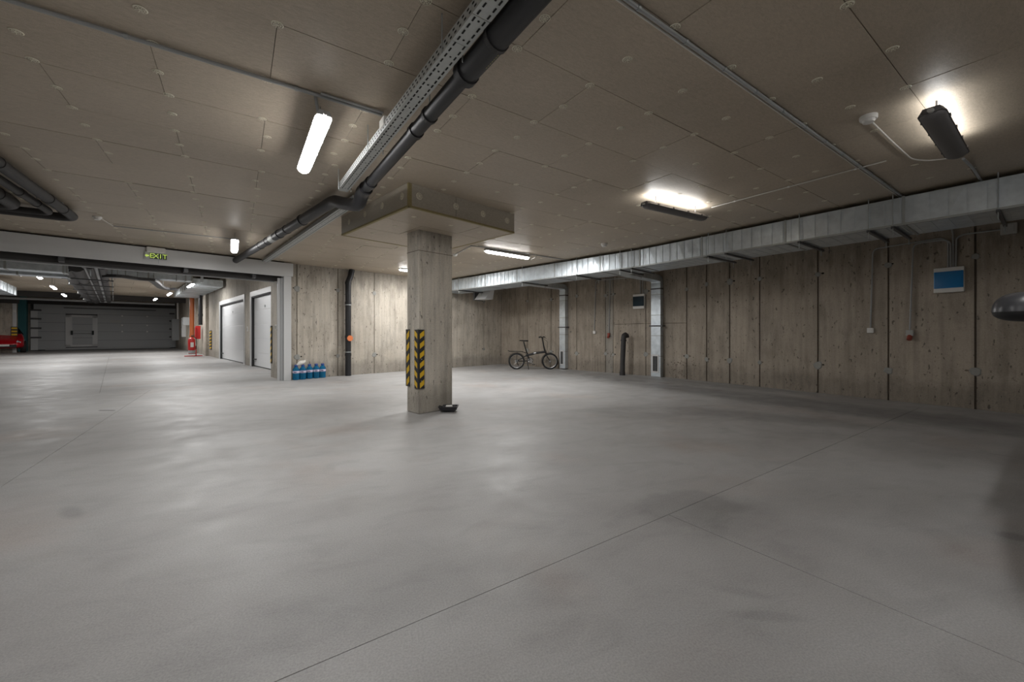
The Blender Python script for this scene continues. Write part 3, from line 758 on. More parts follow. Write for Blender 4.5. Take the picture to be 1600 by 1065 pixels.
# ------------------------------------------------------------------ perforated cable trays and black pipes over the bay
def tray(label, p, q, width, hgt, left=True, slot=.05, detail=True, grp='perforated cable trays'):
    p, q = Vector(p), Vector(q); d = (q-p).normalized(); L = (q-p).length; s = Vector((-d.y, d.x, 0))   # s points left of travel
    t = thing('cable_tray', label, 'cable tray', p, group=grp)
    fr = lambda x, y, z: p+d*x+s*y+Vector((0, 0, z))
    n = max(1, round(L/1.5)); sl = L/n; th = .0015
    for i in range(n):
        x0, x1 = i*sl+.002, (i+1)*sl-.002
        MB().box(x0, x1, 0, width, 0, th, fr).obj('tray_bottom', 'tray_zinc', t, world=True)
        for y in (0, width-th): MB().box(x0, x1, y, y+th, th, hgt, fr).obj('tray_side', 'tray_zinc', t, world=True)
    mb = MB(); k = 0; x = .02
    while x < L-.03:
        for y in (width*.22, width*.78): mb.box(x, x+slot*.6, y-.0045, y+.0045, -.002, -.0013, fr)
        if k % 3 == 1: mb.box(x+.01, x+.02, width*.5-.005, width*.5+.005, -.002, -.0013, fr)
        for z in (hgt*.3, hgt*.7): mb.box(x+(.02 if z > hgt*.5 else 0), x+(.02 if z > hgt*.5 else 0)+.020, width+.0001, width+.0009, z-.005, z+.005, fr)
        x += slot; k += 1
    o = mb.obj('slots', 'slot_black', t, world=True); o['kind'] = 'stuff'
    for i in range(0, n+1):
        x = min(L-.02, i*sl+.3)
        for y in (-.012, width+.012): MB().tube([fr(x, y, -.02), fr(x, y, ZC-p.z)], .004, 6).obj('threaded_rod', 'zinc', t, world=True) if detail else None
        MB().box(x-.09, x+.09, .004, width-.004, -.0012, -.0002, fr).obj('coupler_plate', 'tray_zinc', t, world=True) if detail and i else None
    return t
dA = Vector((-.5665, .824, 0)).normalized()
tp = P(795.2, 0, 1.5); te = P(546, 297, 1.5)
dT = (te-tp).normalized()
tray('wide perforated zinc cable tray running overhead beside the thick black pipe', tp-dT*2.6, te, .098, .06)
tq0 = P(590, 303, 1.60); tq1 = P(447, 404.5, 1.60)
dq = (tq1-tq0).normalized()
tray('thin zinc cable tray from the pipe bend back to the white shutter frame', P(568, 314, 1.60), B(2.45, fn-.12, H+1.60)+Vector((0,0,0)), .12, .05, detail=False)
# cable loops
cb = MB(); cb.tube(rpath([P(603, 180, 1.56), P(598, 195, 1.45), P(604, 198, 1.5)], .05), .006, 6)
# thick black pipe
def pipe(label, segs, mat='black_pipe', collars=(), grp=None, name='drain_pipe', cat='pipe', clampz=None, n=16):
    """segs: list of (points, radius)"""
    o0 = Vector(segs[0][0][0]); t = thing(name, label, cat, o0, group=grp)
    for pts, r in segs: MB().tube(pts, r, n).obj('pipe_run', mat, t, world=True, smooth=True)
    for p, d, r, ln in collars:
        p = Vector(p); d = Vector(d).normalized(); MB().tube([p-d*ln/2, p+d*ln/2], r, n).obj('collar', mat, t, world=True, smooth=True)
    if clampz:
        for p, d, r in clampz:
            p = Vector(p); d = Vector(d).normalized()
            MB().tube([p-d*.014, p+d*.014], r+.006, n).obj('clamp', 'black_pipe_dull', t, world=True)
            MB().tube([p, Vector((p.x, p.y, ZC))], .005, 6).obj('threaded_rod', 'zinc', t, world=True)
    return t
pp0 = P(828, 0, 1.50); pp1 = P(638, 218, 1.50); dP = (pp1-pp0).normalized()
def onp(v): 
    Y = F*1.50/(V0-v); return pp0+dP*((Y-pp0.y)/dP.y)
elb = onp(318)
e1 = onp(296)
pz = 1.585
pf0 = P(520, 315, pz); pfe_a = None
dF = B(0, 1)
# far pipe: straight in B1 to the header
pa_, pn_ = iB(pf0); pf1 = B(pa_, fn-.03, H+pz)
dn_ = Vector((0, 0, -.10))
pipe('thick black drain pipe running overhead beside the cable tray and bending to the white frame',
     [([pp0-dP*2.6, onp(112)], .066), ([onp(110), e1], .050),
      (rpath([e1-dP*.05, e1+dP*.10, e1+dP*.25+dn_, pf0-dF*.30+dn_*.9, pf0-dF*.05, pf0+dF*.2], .14, 6), .070),
      ([pf0+dF*.1, pf0+dF*1.1], .068), ([pf0+dF*1.05, pf1], .062)],
     collars=[(onp(114), dP, .074, .05), (onp(205), dP, .058, .05), (onp(286), dP, .060, .08), (pf0+dF*1.1, dF, .076, .06), (pf0+dF*2.2, dF, .070, .08), (pf0+dF*2.9, dF, .068, .05), (pf0+dF*3.35, dF, .068, .04)],
     clampz=[(onp(60), dP, .066), (onp(180), dP, .052), (pf0+dF*1.8, dF, .062)])
fo = pf0+dF*2.45
MB().tube([fo, fo+dF*.22], .0635, 14).obj('foil_wrap', 'tray_zinc', bpy.data.objects['drain_pipe'], world=True)
# printed marks on the big pipe (small pale print)
pm = bpy.data.objects['drain_pipe']; mk = MB()
for k in range(8):
    c = onp(62+k*3.4)+Vector((.0, -.0, -.0)); side = Vector((dP.y, -dP.x, 0))
    q = c+side*.028+Vector((0, 0, -.0602)); mk.box(-.006, .006, -.002, .002, 0, .001, lambda x, y, z: q+dP*x+side*y+Vector((0, 0, z)))
o = mk.obj('printed_marks', 'sign_green', pm, world=True); 
MATS_print = plain('print_yellow', (.35, .33, .12), .6); o.data.materials.clear(); o.data.materials.append(MATS_print)

# three black pipes at the left
L0 = P(118, 341, 1.60); dL = Vector((-.5665, .824, 0)).normalized(); dLn = -Vector((SA, CA, 0))
for i, (lb, off, r, back) in enumerate((('outermost of the three black pipes turning left under the ceiling at the left edge', 0, .055, 0),
                                   ('middle one of the three black pipes at the left edge', .18, .042, .16),
                                   ('innermost thick black pipe at the left edge', .42, .075, .42))):
    c = L0+dLn*off-dL*back; st = c-dL*5.2; en = c+dLn*4.5
    pipe(lb, [(rpath([st, c, en], .16, 6), r)], mat='black_pipe_dull', grp='black pipes at the left edge',
         collars=[(c-dL*.95, dL, r+.007, .10), (c+dLn*.8, dLn, r+.007, .08)], clampz=[(c-dL*2.2, dL, r), (c-dL*.5, dL, r), (c+dLn*1.7, dLn, r)], name='black_pipe')

# ------------------------------------------------------------------ ceiling conduits, detectors
def conduit(label, pts, r=.010, mat='conduit', rad=.08, clips=None, grp='surface conduits', cat='conduit', name='conduit', up=True, n=8):
    pts = [Vector(p) for p in pts]; t = thing(name, label, cat, pts[0], group=grp)
    MB().tube(rpath(pts, rad), r, n).obj('tube', mat, t, world=True, smooth=True)
    if clips:
        for i in range(len(pts)-1):
            L = (pts[i+1]-pts[i]).length; d = (pts[i+1]-pts[i]).normalized(); x = clips*.5
            while x < L-.1:
                c = pts[i]+d*x; MB().tube([c-d*.009, c+d*.009], r+.004, 8).obj('clip', 'white_plastic' if mat != 'conduit' else 'zinc', t, world=True); x += clips
    return t
hcn = HC-.016
a0_, n_ = iA(P(416, 124, hcn)); ae_, _ = iA(P(596, 180, hcn))
zc_ = H+hcn
conduit('grey conduit across the ceiling from the left edge to the perforated tray', [A(a0_-4.5, n_, zc_), A(ae_, n_, zc_)], .012, clips=.85)
conduit('thin second conduit beside the first between the hanging lamp and the tray', [A(iA(P(500, 149, hcn))[0], n_-.035, zc_), A(ae_, n_-.035, zc_)], .008)
jb = thing('junction_box', 'small white box where the ceiling conduit meets the perforated tray', 'junction box', P(600, 193, 1.56), RZA+pi/2)
MB().box(-.055, .055, -.02, .02, -.03, .035).obj('box_body', 'white_plastic', jb, bevel=.006)
a1_, n1_ = iA(P(1100, 85.5, hcn)); aE, _ = iA(P(1418, 311, hcn))
conduit('pair of pale conduits crossing the ceiling to the long duct right of centre', [A(a1_-2.5, n1_, zc_), A(aE+.1, n1_, zc_)], .011, clips=.42)
conduit('thinner pale cable alongside the conduit that crosses the ceiling to the long duct', [A(a1_-2.5, n1_+.03, zc_+.004), A(aE+.1, n1_+.03, zc_+.004)], .006, mat='cable_white')
c3a = P(1112, 324, hcn); c3b = P(1385, 251, hcn); 
conduit('pale conduit from the dark faced lamp near centre toward the lamp at upper right', [c3a, c3b], .007, mat='cable_white', clips=.6)
conduit('two cables running from the upper right lamp to the duct', [P(1505, 248, 1.64), P(1520, 262, hcn), P(1536, 288, hcn)], .012)
sd = P(1357, 181, HC)
def detector(label, p, s=1.0):
    t = thing('smoke_detector', label, 'smoke detector', Vector((p.x, p.y, ZC-.055*s)), group='smoke detectors')
    MB().lathe([(.02*s, 0), (.035*s, .002), (.042*s, .016*s), (.042*s, .022*s)], 18).obj('sensor_head', 'white_plastic', t, smooth=True)
    MB().lathe([(.052*s, .022*s), (.056*s, .03*s), (.056*s, .054*s)], 18).obj('base', 'white_plastic', t, smooth=True)
    return t
detector('white smoke detector with a curved cable near the lamp at upper right', sd)
cb = conduit('white cable curving from the smoke detector to the upper right lamp',
        [sd+Vector((.03, .02, -.02)), P(1395, 222, hcn), P(1425, 249, hcn), P(1452, 251, hcn), P(1484, 247, 1.65)], .006, mat='cable_white', rad=.3, name='cable', cat='cable', grp=None)
detector('white smoke detector on the ceiling just above the middle of the long duct', P(944, 380, HC), 1.1)
detector('small white detector on the ceiling right of the black pipe end at the left', P(152, 338, HC), .9)
conduit('thin cable from the small left detector', [P(156, 340, hcn), P(177, 353, hcn)], .006, mat='cable_white')
conduit('long thin conduit on the ceiling from the left detector toward the end on lamp', [P(177, 353, hcn), P(362, 373, hcn)], .007, clips=.9)
conduit('conduit along the ceiling behind the long lit lamp right of the column', [P(736, 384, hcn), P(760, 386, hcn), P(835, 398, hcn), P(899, 408.5, hcn)], .010, mat='conduit')
conduit('short conduit from the small detector by the column to the long lamp conduit', [P(712, 397, hcn), P(736, 384, hcn)], .009)
conduit('small white cable link at the right end of the long lit lamp', [P(830, 405, 1.64), P(836, 402, 1.64), P(839, 400.5, hcn)], .008, mat='cable_white', rad=.02)
detector('small white detector on the ceiling just right of the column', P(711, 396.5, HC), .9)

# ------------------------------------------------------------------ wall equipment
def dist_board(label, w_, u0, u1, v0, v1, win, grp='distribution boards'):
    pl = w_.px(u0, v1, .04); pr = w_.px(u1, v1, .04); pt = w_.px(u0, v0, .04)
    wd = (pr-pl).length; wd = abs(w_.t(u1, .04)-w_.t(u0, .04)); hh = (v1-v0)/F*pl.y
    t0 = w_.t((u0+u1)/2, .04); z0 = pl.z; rz = w_.rz
    fr = lambda x, off, z: w_.at(t0+x, z0+z, off)
    t = thing('distribution_board', label, 'electrical panel', w_.at(t0, z0, 0), group=grp)
    hw = wd/2
    MB().box(-hw, hw, .0, .075, 0, hh, fr).obj('enclosure', 'white_plastic', t, world=True, bevel=.006)
    MB().box(-hw+.004, hw-.004, .075, .088, hh*.17, hh*.84, fr).obj('door_window', win, t, world=True, bevel=.008)
    MB().box(hw-.035, hw-.022, .088, .094, hh*.42, hh*.58, fr).obj('latch', win, t, world=True)
    return t
dist_board('white distribution board with a bright blue window on the right wall', W_NEAR, 1459, 1506.5, 420, 458, 'window_blue')
dist_board('small distribution board with a dark window between the two vertical ducts', W_FAR, 989.8, 1007.4, 460, 482.5, 'window_dark')
def socket(label, w_, u, v, s=.08, mat='white_plastic', red=False, d=.045):
    p = w_.px(u, v, d); t0 = w_.t(u, d); fr = lambda x, off, z: w_.at(t0+x, p.z+z, off)
    t = thing('wall_socket', label, 'socket', w_.at(t0, p.z-s/2, 0), group='sockets on the right wall')
    MB().box(-s/2, s/2, 0, d, -s/2, s/2, fr).obj('box_body', mat, t, world=True, bevel=.006)
    MB().box(-s*.32, s*.32, d, d+.004, -s*.32, s*.32, fr).obj('cover', mat, t, world=True, bevel=.002)
    if red: MB().tube([fr(0, d*.5, -s/2), fr(0, d+.02, -s/2-.06)], .032, 10).obj('plug_outlet', 'socket_red', t, world=True, smooth=True)
socket('small white socket box ending the conduit farthest left of the blue board', W_NEAR, 1359.5, 516, .085)
socket('grey industrial socket with a red outlet below and left of the blue board', W_NEAR, 1421, 520, .09, 'grey_plastic', True)
socket('round white socket on the wall right of the first vertical duct', W_FAR, 928.2, 519, .085)
socket('brownish red outlet on the wall just left of the standing black pipe', W_FAR, 950.5, 522, .07, 'socket_red', True)
socket('grey junction box high on the wall under the duct at the right edge', W_NEAR, 1576, 357, .15, 'grey_plastic')
def wconduit(label, w_, uv, off=.02, r=.011, rad=.09):
    conduit(label, [w_.px(u, v, off) for u, v in uv], r, rad=rad, grp='conduits on the right wall', clips=.7)
wconduit('grey conduit from the blue board left and down to the white socket box', W_NEAR, [(1481.5, 419), (1481.5, 376), (1470, 372), (1364, 389), (1360, 514)])
wconduit('grey conduit from the blue board left and down to the red outlet', W_NEAR, [(1485.5, 419), (1485.5, 378), (1474, 374.5), (1427, 381), (1421.5, 516)], .035)
wconduit('grey conduit rising straight from the blue board to the duct', W_NEAR, [(1489.5, 419), (1489, 362), (1484, 352)])
wconduit('grey conduit from the blue board right to the high junction box', W_NEAR, [(1493.5, 419), (1494.5, 372), (1505, 366), (1568, 358)])
wconduit('thin horizontal conduit high on the wall left of the blue board', W_NEAR, [(1296, 381), (1388, 370)], .02, .008)
wconduit('thin conduit from the dark windowed board left and down to the round socket', W_FAR, [(1000.5, 461), (1000.5, 434), (990, 433), (931, 438), (928.5, 517)])
wconduit('short conduit rising from the dark windowed board', W_FAR, [(1004.3, 461), (1004.3, 433)])
wconduit('straight conduit down to the brownish red outlet', W_FAR, [(953.5, 436), (951.3, 520)])

# standing black pipe near the wall
bp = G(972.5, 586)
t = thing('standing_pipe', 'matt black pipe with an elbow top standing upright near the right wall', 'pipe', bp)
MB().tube([(0, 0, 0), (.005, 0, .35), (.02, 0, .7), (.03, 0, .95)], [.066, .064, .067, .066], 14).obj('pipe_run', 'black_pipe_dull', t, smooth=True)
MB().tube([(.028, 0, .90), (.03, 0, .94)], .078, 14).obj('socket_collar', 'black_pipe_dull', t, smooth=True)
MB().tube([(.03, 0, .94), (.032, 0, 1.0), (.05, .02, 1.05), (.09, .05, 1.07), (.13, .09, 1.05), (.145, .10, 1.0)], .066, 14).obj('elbow', 'black_pipe_dull', t, smooth=True)
MB().tube([(0, 0, 0), (0, 0, .09)], .074, 14).obj('foot_collar', 'black_pipe_dull', t, smooth=True)

# black drain pipe on the back wall
dp = W_BACK.px(544, 585, .13); dp.z = 0; sdir = W_BACK.d
pts = [dp, dp+Vector((0, 0, 2.45)), dp+Vector((0, 0, 2.6))+sdir*.06, dp+Vector((0, 0, ZC-.01))+sdir*.10]
t = thing('drain_pipe', 'black vertical drain pipe with an orange cap on the pale back wall', 'pipe', dp)
MB().tube(pts, .072, 16).obj('pipe_run', 'black_pipe', t, world=True, smooth=True)
for z in (.55, 1.02, 1.9, 2.42): MB().tube([dp+Vector((0, 0, z-.03)), dp+Vector((0, 0, z+.03))], .08, 16).obj('collar', 'black_pipe', t, world=True, smooth=True)
for z in (.62, 1.85):
    MB().tube([dp+Vector((0, 0, z-.012)), dp+Vector((0, 0, z+.012))], .084, 16).obj('clamp', 'zinc', t, world=True)
    MB().box(-.01, .01, .0, .12, z-.01, z+.01, lambda x, off, zz: dp+sdir*x-W_BACK.n*off+Vector((0, 0, zz))).obj('clamp_arm', 'zinc', t, world=True)
cn = W_BACK.n
MB().tube([dp+Vector((0, 0, .98)), dp+cn*.10+Vector((0, 0, .98))], .066, 16).obj('branch_stub', 'black_pipe', t, world=True, smooth=True)
MB().tube([dp+cn*.10+Vector((0, 0, .98)), dp+cn*.125+Vector((0, 0, .98))], .074, 16).obj('orange_cap', 'orange_cap', t, world=True, smooth=True)

# ------------------------------------------------------------------ water bottles
def bottle():
    t = thing('water_bottle', '', 'bottle')
    prof = [(.06, 0), (.074, .008), (.078, .03), (.073, .045), (.078, .06), (.073, .08), (.078, .10), (.073, .12), (.078, .14), (.078, .155), (.074, .16), (.074, .205), (.078, .21),
            (.077, .235), (.066, .265), (.048, .29), (.026, .305), (.022, .32)]
    MB().lathe(prof, 20).obj('body', 'bottle_blue', t, smooth=True)
    MB().lathe([(.0775, 0), (.079, .002), (.079, .052), (.0775, .054)], 20, c=(0, 0, .16)).obj('label_band', 'label_pink', t, smooth=True)
    MB().box(-.03, .03, -.0805, -.0785, .178, .195).obj('label_print', 'label_ink', t)
    MB().lathe([(.029, 0), (.03, .002), (.03, .028), (.027, .033)], 14, c=(0, 0, .315)).obj('cap', 'cap_blue', t, smooth=True)
    MB().tube([(-.035, 0, .30), (-.037, 0, .335), (-.02, 0, .36), (.02, 0, .36), (.037, 0, .335), (.035, 0, .30)], .005, 6).obj('handle', 'cap_blue', t, smooth=True)
    return t
bt = bottle()
BL = ['first bottle from the white frame, partly under the white tissue', 'second bottle from the white frame, carrying most of the tissue',
      'third bottle from the white frame, in the middle of the row', 'fourth bottle from the white frame, second from the right end', 'rightmost bottle of the row against the pale wall']
for i, u in enumerate((462.5, 473, 483.5, 494, 504)):
    o = bt if i == 0 else copy_tree(bt)
    off = .18 if i < 2 else .12
    q = W_BACK.at(W_BACK.t(u, off), 0, off)
    o.location = (q.x, q.y, 0); o.rotation_euler = (0, 0, random.uniform(-.5, .5)+.5); o['label'] = 'blue large water bottle, '+BL[i]; o['group'] = 'blue water bottles by the wall'
    o.scale = (.97, .97, 1.0)
q1 = W_BACK.at(W_BACK.t(470, .17), .318, .17)
tm = MB(); N = 14; Mh = 7; rg = []
for i in range(Mh+1):
    th = pi*i/Mh; rg.append([Vector((math.cos(2*pi*j/N)*math.sin(th)*.115*random.uniform(.85, 1.1), math.sin(2*pi*j/N)*math.sin(th)*.06*random.uniform(.8, 1.15),
                              .05-math.cos(th)*.05*random.uniform(.8,1.1)+math.cos(2*pi*j/N)*math.sin(th)*.035+random.uniform(-.012, .012))) for j in range(N)])
tm.rings(rg, cap=False); tt = tm.obj('tissue', 'tissue', smooth=True); tt.location = q1+Vector((0, 0, .012)); tt.rotation_euler = (0, 0, RZB)
tag(tt, 'crumpled white tissue lying on top of the two left water bottles', 'tissue')

# ------------------------------------------------------------------ folding bicycle
bkp = Vector((.14, 12.36, 0)); bk = thing('folding_bicycle', 'black folding bicycle with small wheels leaning near the right wall corner', 'bicycle', bkp, -.02)
def hoop(cx, cz, R, r, n=36, y=0, a0=0, a1=2*pi, m=8):
    closed = abs(a1-a0-2*pi) < 1e-6
    k = n if closed else n+1
    pts = [(cx+R*math.cos(a0+(a1-a0)*i/n), y, cz+R*math.sin(a0+(a1-a0)*i/n)) for i in range(k)]
    return MB().tube(pts, r, m, closed=closed)
for cx in (0, 1.03):
    wl = bpy.data.objects.new('wheel', None); link(wl, bk); wl.location = (cx, 0, .25); wl.empty_display_size = .1
    hoop(0, 0, .226, .027).obj('tyre', 'tyre', wl, smooth=True)
    hoop(0, 0, .204, .010).obj('rim', 'bike_silver', wl, smooth=True)
    MB().tube([(0, -.045, 0), (0, .045, 0)], .02, 10).obj('hub', 'bike_silver', wl, smooth=True)
    sp = MB()
    for i in range(20):
        a = 2*pi*i/20; s_ = .03 if i % 2 else -.03
        sp.tube([(.018*math.cos(a+.5), s_, .018*math.sin(a+.5)), (.2*math.cos(a), 0, .2*math.sin(a))], .0013, 4)
    sp.obj('spokes', 'bike_silver', wl)
def bt_(name, pts, r, mat='bike_black', n=10, par=bk, sm=True): return MB().tube(pts, [q*1.25 for q in r] if isinstance(r, list) else r*1.3, n).obj(name, mat, par, smooth=sm)
fr_ = bt_('main_tube', [(.29, 0, .435), (.45, 0, .46), (.57, 0, .50), (.72, 0, .52), (.88, 0, .535)], [.022, .024, .03, .026, .028])
bt_('hinge', [(.53, -.034, .495), (.60, -.034, .51)], .022, 'bike_silver')
bt_('seat_tube', [(.33, 0, .50), (.36, 0, .38), (.405, 0, .25)], .019)
bt_('seat_post', [(.22, 0, .85), (.27, 0, .66), (.34, 0, .44)], .015)
for y in (-.045, .045):
    bt_('seat_stay', [(.33, y*.4, .45), (.2, y, .36), (0, y, .25)], .009)
    bt_('chain_stay', [(.40, y*.7, .26), (0, y, .25)], .010)
    bt_('rack_leg', [(.0, y*1.3, .25), (.02, y*1.5, .55)], .005)
    bt_('rack_rail', [(-.26, y, .575), (-.22, y*1.4, .555), (.17, y*1.4, .545), (.30, y*.8, .50)], .007)
for x in (-.2, -.08, .04, .15): bt_('rack_slat', [(x, -.063, .551), (x, .063, .551)], .005)
bt_('rack_stay', [(-.23, 0, .32), (0, .05, .30)], .004)
MB().rings([[Vector((x, y*wd, z+dz)) for y, dz in ((-1, 0), (-.6, .022), (0, .028), (.6, .022), (1, 0), (0, -.012))] for x, wd, z in ((.09, .06, .875), (.13, .075, .878), (.2, .06, .87), (.27, .028, .868), (.36, .016, .868))]).obj('saddle', 'bike_black', bk, smooth=True)
bt_('head_tube', [(.865, 0, .60), (.915, 0, .47)], .022)
bt_('handle_post', [(.865, 0, .59), (.83, 0, .76), (.80, 0, .975)], [.02, .017, .014])
hbp = [(.69, -.24, .99), (.74, -.15, 1.0), (.80, 0, .985), (.84, .15, 1.0), (.87, .24, .99)]
bt_('handlebar', hbp, .012)
for s_ in (0, -1):
    a_ = Vector(hbp[s_]); b_ = Vector(hbp[1 if s_ == 0 else -2]); bt_('grip', [a_, a_+(b_-a_)*.9], .018)
    bt_('brake_lever', [a_+(b_-a_)*.8, a_+(b_-a_)*.5+Vector((.06, 0, -.03)), a_+Vector((.06, 0, -.045))], .005)
for y in (-.05, .05): bt_('fork_blade', [(.91, y*.6, .50), (.94, y, .40), (1.03, y, .25)], [.012, .011, .008])
def fender(cx, a0, a1, n=14, R=.262):
    rg = []
    for i in range(n+1):
        a = a0+(a1-a0)*i/n; c, s_ = math.cos(a), math.sin(a)
        rg.append([Vector((cx+R*c, -.028, .25+R*s_)), Vector((cx+(R+.01)*c, -.015, .25+(R+.01)*s_)), Vector((cx+(R+.01)*c, .015, .25+(R+.01)*s_)), Vector((cx+R*c, .028, .25+R*s_)), Vector((cx+(R-.003)*c, 0, .25+(R-.003)*s_))])
    MB().rings(rg).obj('fender', 'bike_black', bk, smooth=True)
fender(0, math.radians(25), math.radians(165)); fender(1.03, math.radians(75), math.radians(195))
cr = bpy.data.objects.new('crankset', None); link(cr, bk); cr.location = (.42, -.05, .275)
hoop(0, 0, .085, .006, 28, m=6).obj('chainring', 'bike_black', cr, smooth=True)
hoop(0, 0, .060, .006, 24, m=6).obj('chainring_guard', 'bike_silver', cr, smooth=True)
for k in range(5): MB().tube([(0, 0, 0), (.085*math.cos(k*1.257), 0, .085*math.sin(k*1.257))], .007, 6).obj('spider_arm', 'bike_silver', cr)
for s_ in (-1, 1):
    yy = -.02 if s_ < 0 else .12
    MB().tube([(0, yy, 0), (s_*-.10, yy, s_*.12)], .010, 8).obj('crank_arm', 'bike_silver', cr, smooth=True)
    MB().box(s_*-.10-.045, s_*-.10+.045, yy+(-.085 if s_ < 0 else .01), yy+(-.01 if s_ < 0 else .085), s_*.12-.01, s_*.12+.01).obj('pedal', 'bike_black', cr, bevel=.003)
ch = MB(); ch.tube([(.0, -.05, .285), (.42, -.05, .36)], .005, 6); ch.tube([(.03, -.05, .17), (.42, -.05, .19)], .005, 6); ch.obj('chain', 'dark_steel', bk)
hoop(0, .25, .035, .012, 16, y=-.05, m=6).obj('sprocket', 'bike_silver', bk, smooth=True)
bt_('derailleur', [(.02, -.055, .25), (.03, -.06, .18), (.06, -.06, .12)], .010)
bt_('kickstand', [(.34, -.03, .22), (.375, -.12, .0)], .009)
bt_('front_hub_cap', [(1.03, -.06, .25), (1.03, -.07, .25)], .018, 'bike_silver')
bt_('brake_cable', [(.81, -.05, .97), (.95, -.02, .85), (.96, 0, .62), (.92, 0, .52)], .003)
bt_('front_bracket', [(.98, 0, .53), (1.0, 0, .60), (1.06, 0, .60), (1.07, 0, .53)], .003)

# ------------------------------------------------------------------ corridor beyond the frame
ZK = 3.4
cc = struct(MB().box(-12.5, 3.6, 10.76, 41, ZK+.012, ZK+.2, B).obj('ceiling_corridor', 'slab_dark'))
kk = 0; st = MB()
for j in range(20):
    n0 = 10.8+j*1.5
    for i in range(-11, 3):
        a0 = i*1.2+(.6 if j % 2 else 0)
        a1 = min(a0+1.2, 3.285)
        if a0 > 3.2: continue
        if a0 > -9.6 and kk < 290: MB().box(a0+.004, a1-.004, n0+.004, n0+1.496, ZK-random.uniform(0, .006), ZK+.012, B).obj('ceiling_board', 'ceiling_board', cc, world=True); kk += 1
        else: st.box(a0+.004, a1-.004, n0+.004, n0+1.496, ZK, ZK+.012, B)
o = st.obj('distant_ceiling_board', 'ceiling_board', cc, world=True); o['kind'] = 'stuff'
# end pilaster of the back wall (its face toward the opening)
struct(MB().box(2.82, 2.86, 10.60, 11.55, 0, ZK, B).obj('trim_1', 'concrete_column'))
MB().box(2.80, 2.82, 11.0, 11.02, 0, ZK, B).obj('formwork_seam', 'joint_dark', bpy.data.objects['trim_1'], world=True) if False else None
struct(MB().box(2.86, 9.9, 11.35, 11.6, 0, ZK, B).obj('wall_return', 'concrete_column'))
sw = thing('light_switch', 'small white double light switch on the concrete jamb beside the white post', 'light switch', B(2.80, 11.1, 1.22))
swc = None
k_ = (431.8-U0)/F; nn_ = (SB*2.8 - k_*CB*2.8)/(CB+k_*SB); q = B(2.8, nn_); zz = H+(V0-511)/F*q.y
sw.location = (q.x, q.y, zz-.05)
MB().box(2.785, 2.82, nn_-.07, nn_+.07, zz-.06, zz+.06, B).obj('switch_plate', 'white_plastic', sw, world=True, bevel=.004)
for s_ in (-1, 1): MB().box(2.781, 2.785, nn_+s_*.035-.026, nn_+s_*.035+.026, zz-.04, zz+.04, B).obj('rocker', 'grey_plastic', sw, world=True, bevel=.002)
# garage wall (a = 3.285) with two sectional doors
WC = 3.285
def cpos(u, a=3.285):                 # n coordinate on the plane of the corridor wall seen at column u
    k = (u-U0)/F; return (SB*a - k*CB*a)/(CB+k*SB)
def cz(u, v, a=WC): 
    k = (u-U0)/F; n = (SB*a - k*CB*a)/(CB+k*SB); return H+(V0-v)/F*B(a, n).y
n1a, n1b = 12.95, cpos(393.6); n2a, n2b = cpos(381.6), cpos(344.5); dh = 2.34
wc = struct(MB().box(WC, WC+.25, 11.55, n1a-.0, 0, ZK, B).obj('wall_corridor_right', 'concrete_column'))
def wp(n0, n1, z0, z1, m='concrete_column'): MB().box(WC, WC+.25, n0, n1, z0, z1, B).obj('concrete_panel', m, wc, world=True)
wp(n1a, n1b, dh, ZK); wp(n1b, n2a, 0, ZK); wp(n2a, n2b, dh, ZK)
# ribbed part with pilasters beyond the doors
edges = [n2b, n2b+1.2, cpos(323.5), cpos(317), cpos(308), cpos(300), cpos(292), cpos(286), cpos(281), 37.8, 40]
for i in range(len(edges)-1):
    wp(edges[i]+.01, edges[i+1]-.01, 0, ZK, ('concrete_column', 'concrete_pale')[i % 2])
MB().box(WC-.12, WC, cpos(326), cpos(322.5), 0, ZK, B).obj('pilaster', 'concrete_pale', wc, world=True)
MB().box(WC-.10, WC, cpos(310), cpos(305), 0, ZK, B).obj('pilaster', 'concrete_pale', wc, world=True)
def sec_door(name, n0, n1, panels=5):
    d = struct(MB().box(WC+.10, WC+.14, n0, n1, 0, dh, B).obj(name, 'rubber_black'))
    for i in range(panels):
        z0, z1 = dh*i/panels, dh*(i+1)/panels
        mb = MB(); mb.box(WC+.06, WC+.10, n0+.05, n1-.05, z0+.0015+(.03 if i == 0 else 0), z1-.0015-(.04 if i == panels-1 else 0), B)
        mb.obj('door_panel', 'door_white', d, world=True, bevel=.006)
        MB().box(WC+.057, WC+.06, n0+.06, n1-.06, (z0+z1)/2-.004, (z0+z1)/2+.004, B).obj('panel_groove', 'door_white', d, world=True)
    for z0, z1, a, b in ((0, dh+.16, n0-.15, n0), (0, dh+.16, n1, n1+.15), (dh, dh+.16, n0-.15, n1+.15)):
        MB().box(WC-.03, WC+.02, a, b, z0, z1, B).obj('door_surround', 'white_steel', d, world=True)
    for n in (n0+.0, n1-.05): MB().box(WC-.01, WC+.08, n, n+.05, 0, dh, B).obj('door_gasket', 'rubber_black', d, world=True)
    MB().box(WC-.01, WC+.08, n0, n1, dh-.04, dh, B).obj('door_gasket', 'rubber_black', d, world=True)
    h_ = MB().tube([B(WC+.06, n1-.35, .25), B(WC+.01, n1-.35, .25), B(WC+.01, n1-.20, .25)], .018, 8).obj('door_handle', 'rubber_black', d, world=True)
    MB().tube([B(WC+.06, (n0+n1)/2, dh*.84), B(WC+.045, (n0+n1)/2, dh*.84)], .04, 12).obj('lock_cylinder', 'zinc', d, world=True)
    return d
sec_door('door_1', n1a, n1b); sec_door('door_2', n2a, n2b)
sw2 = thing('light_switch', 'small white switch on the pier between the two white garage doors', 'light switch', B(WC, (n1b+n2a)/2, 1.2))
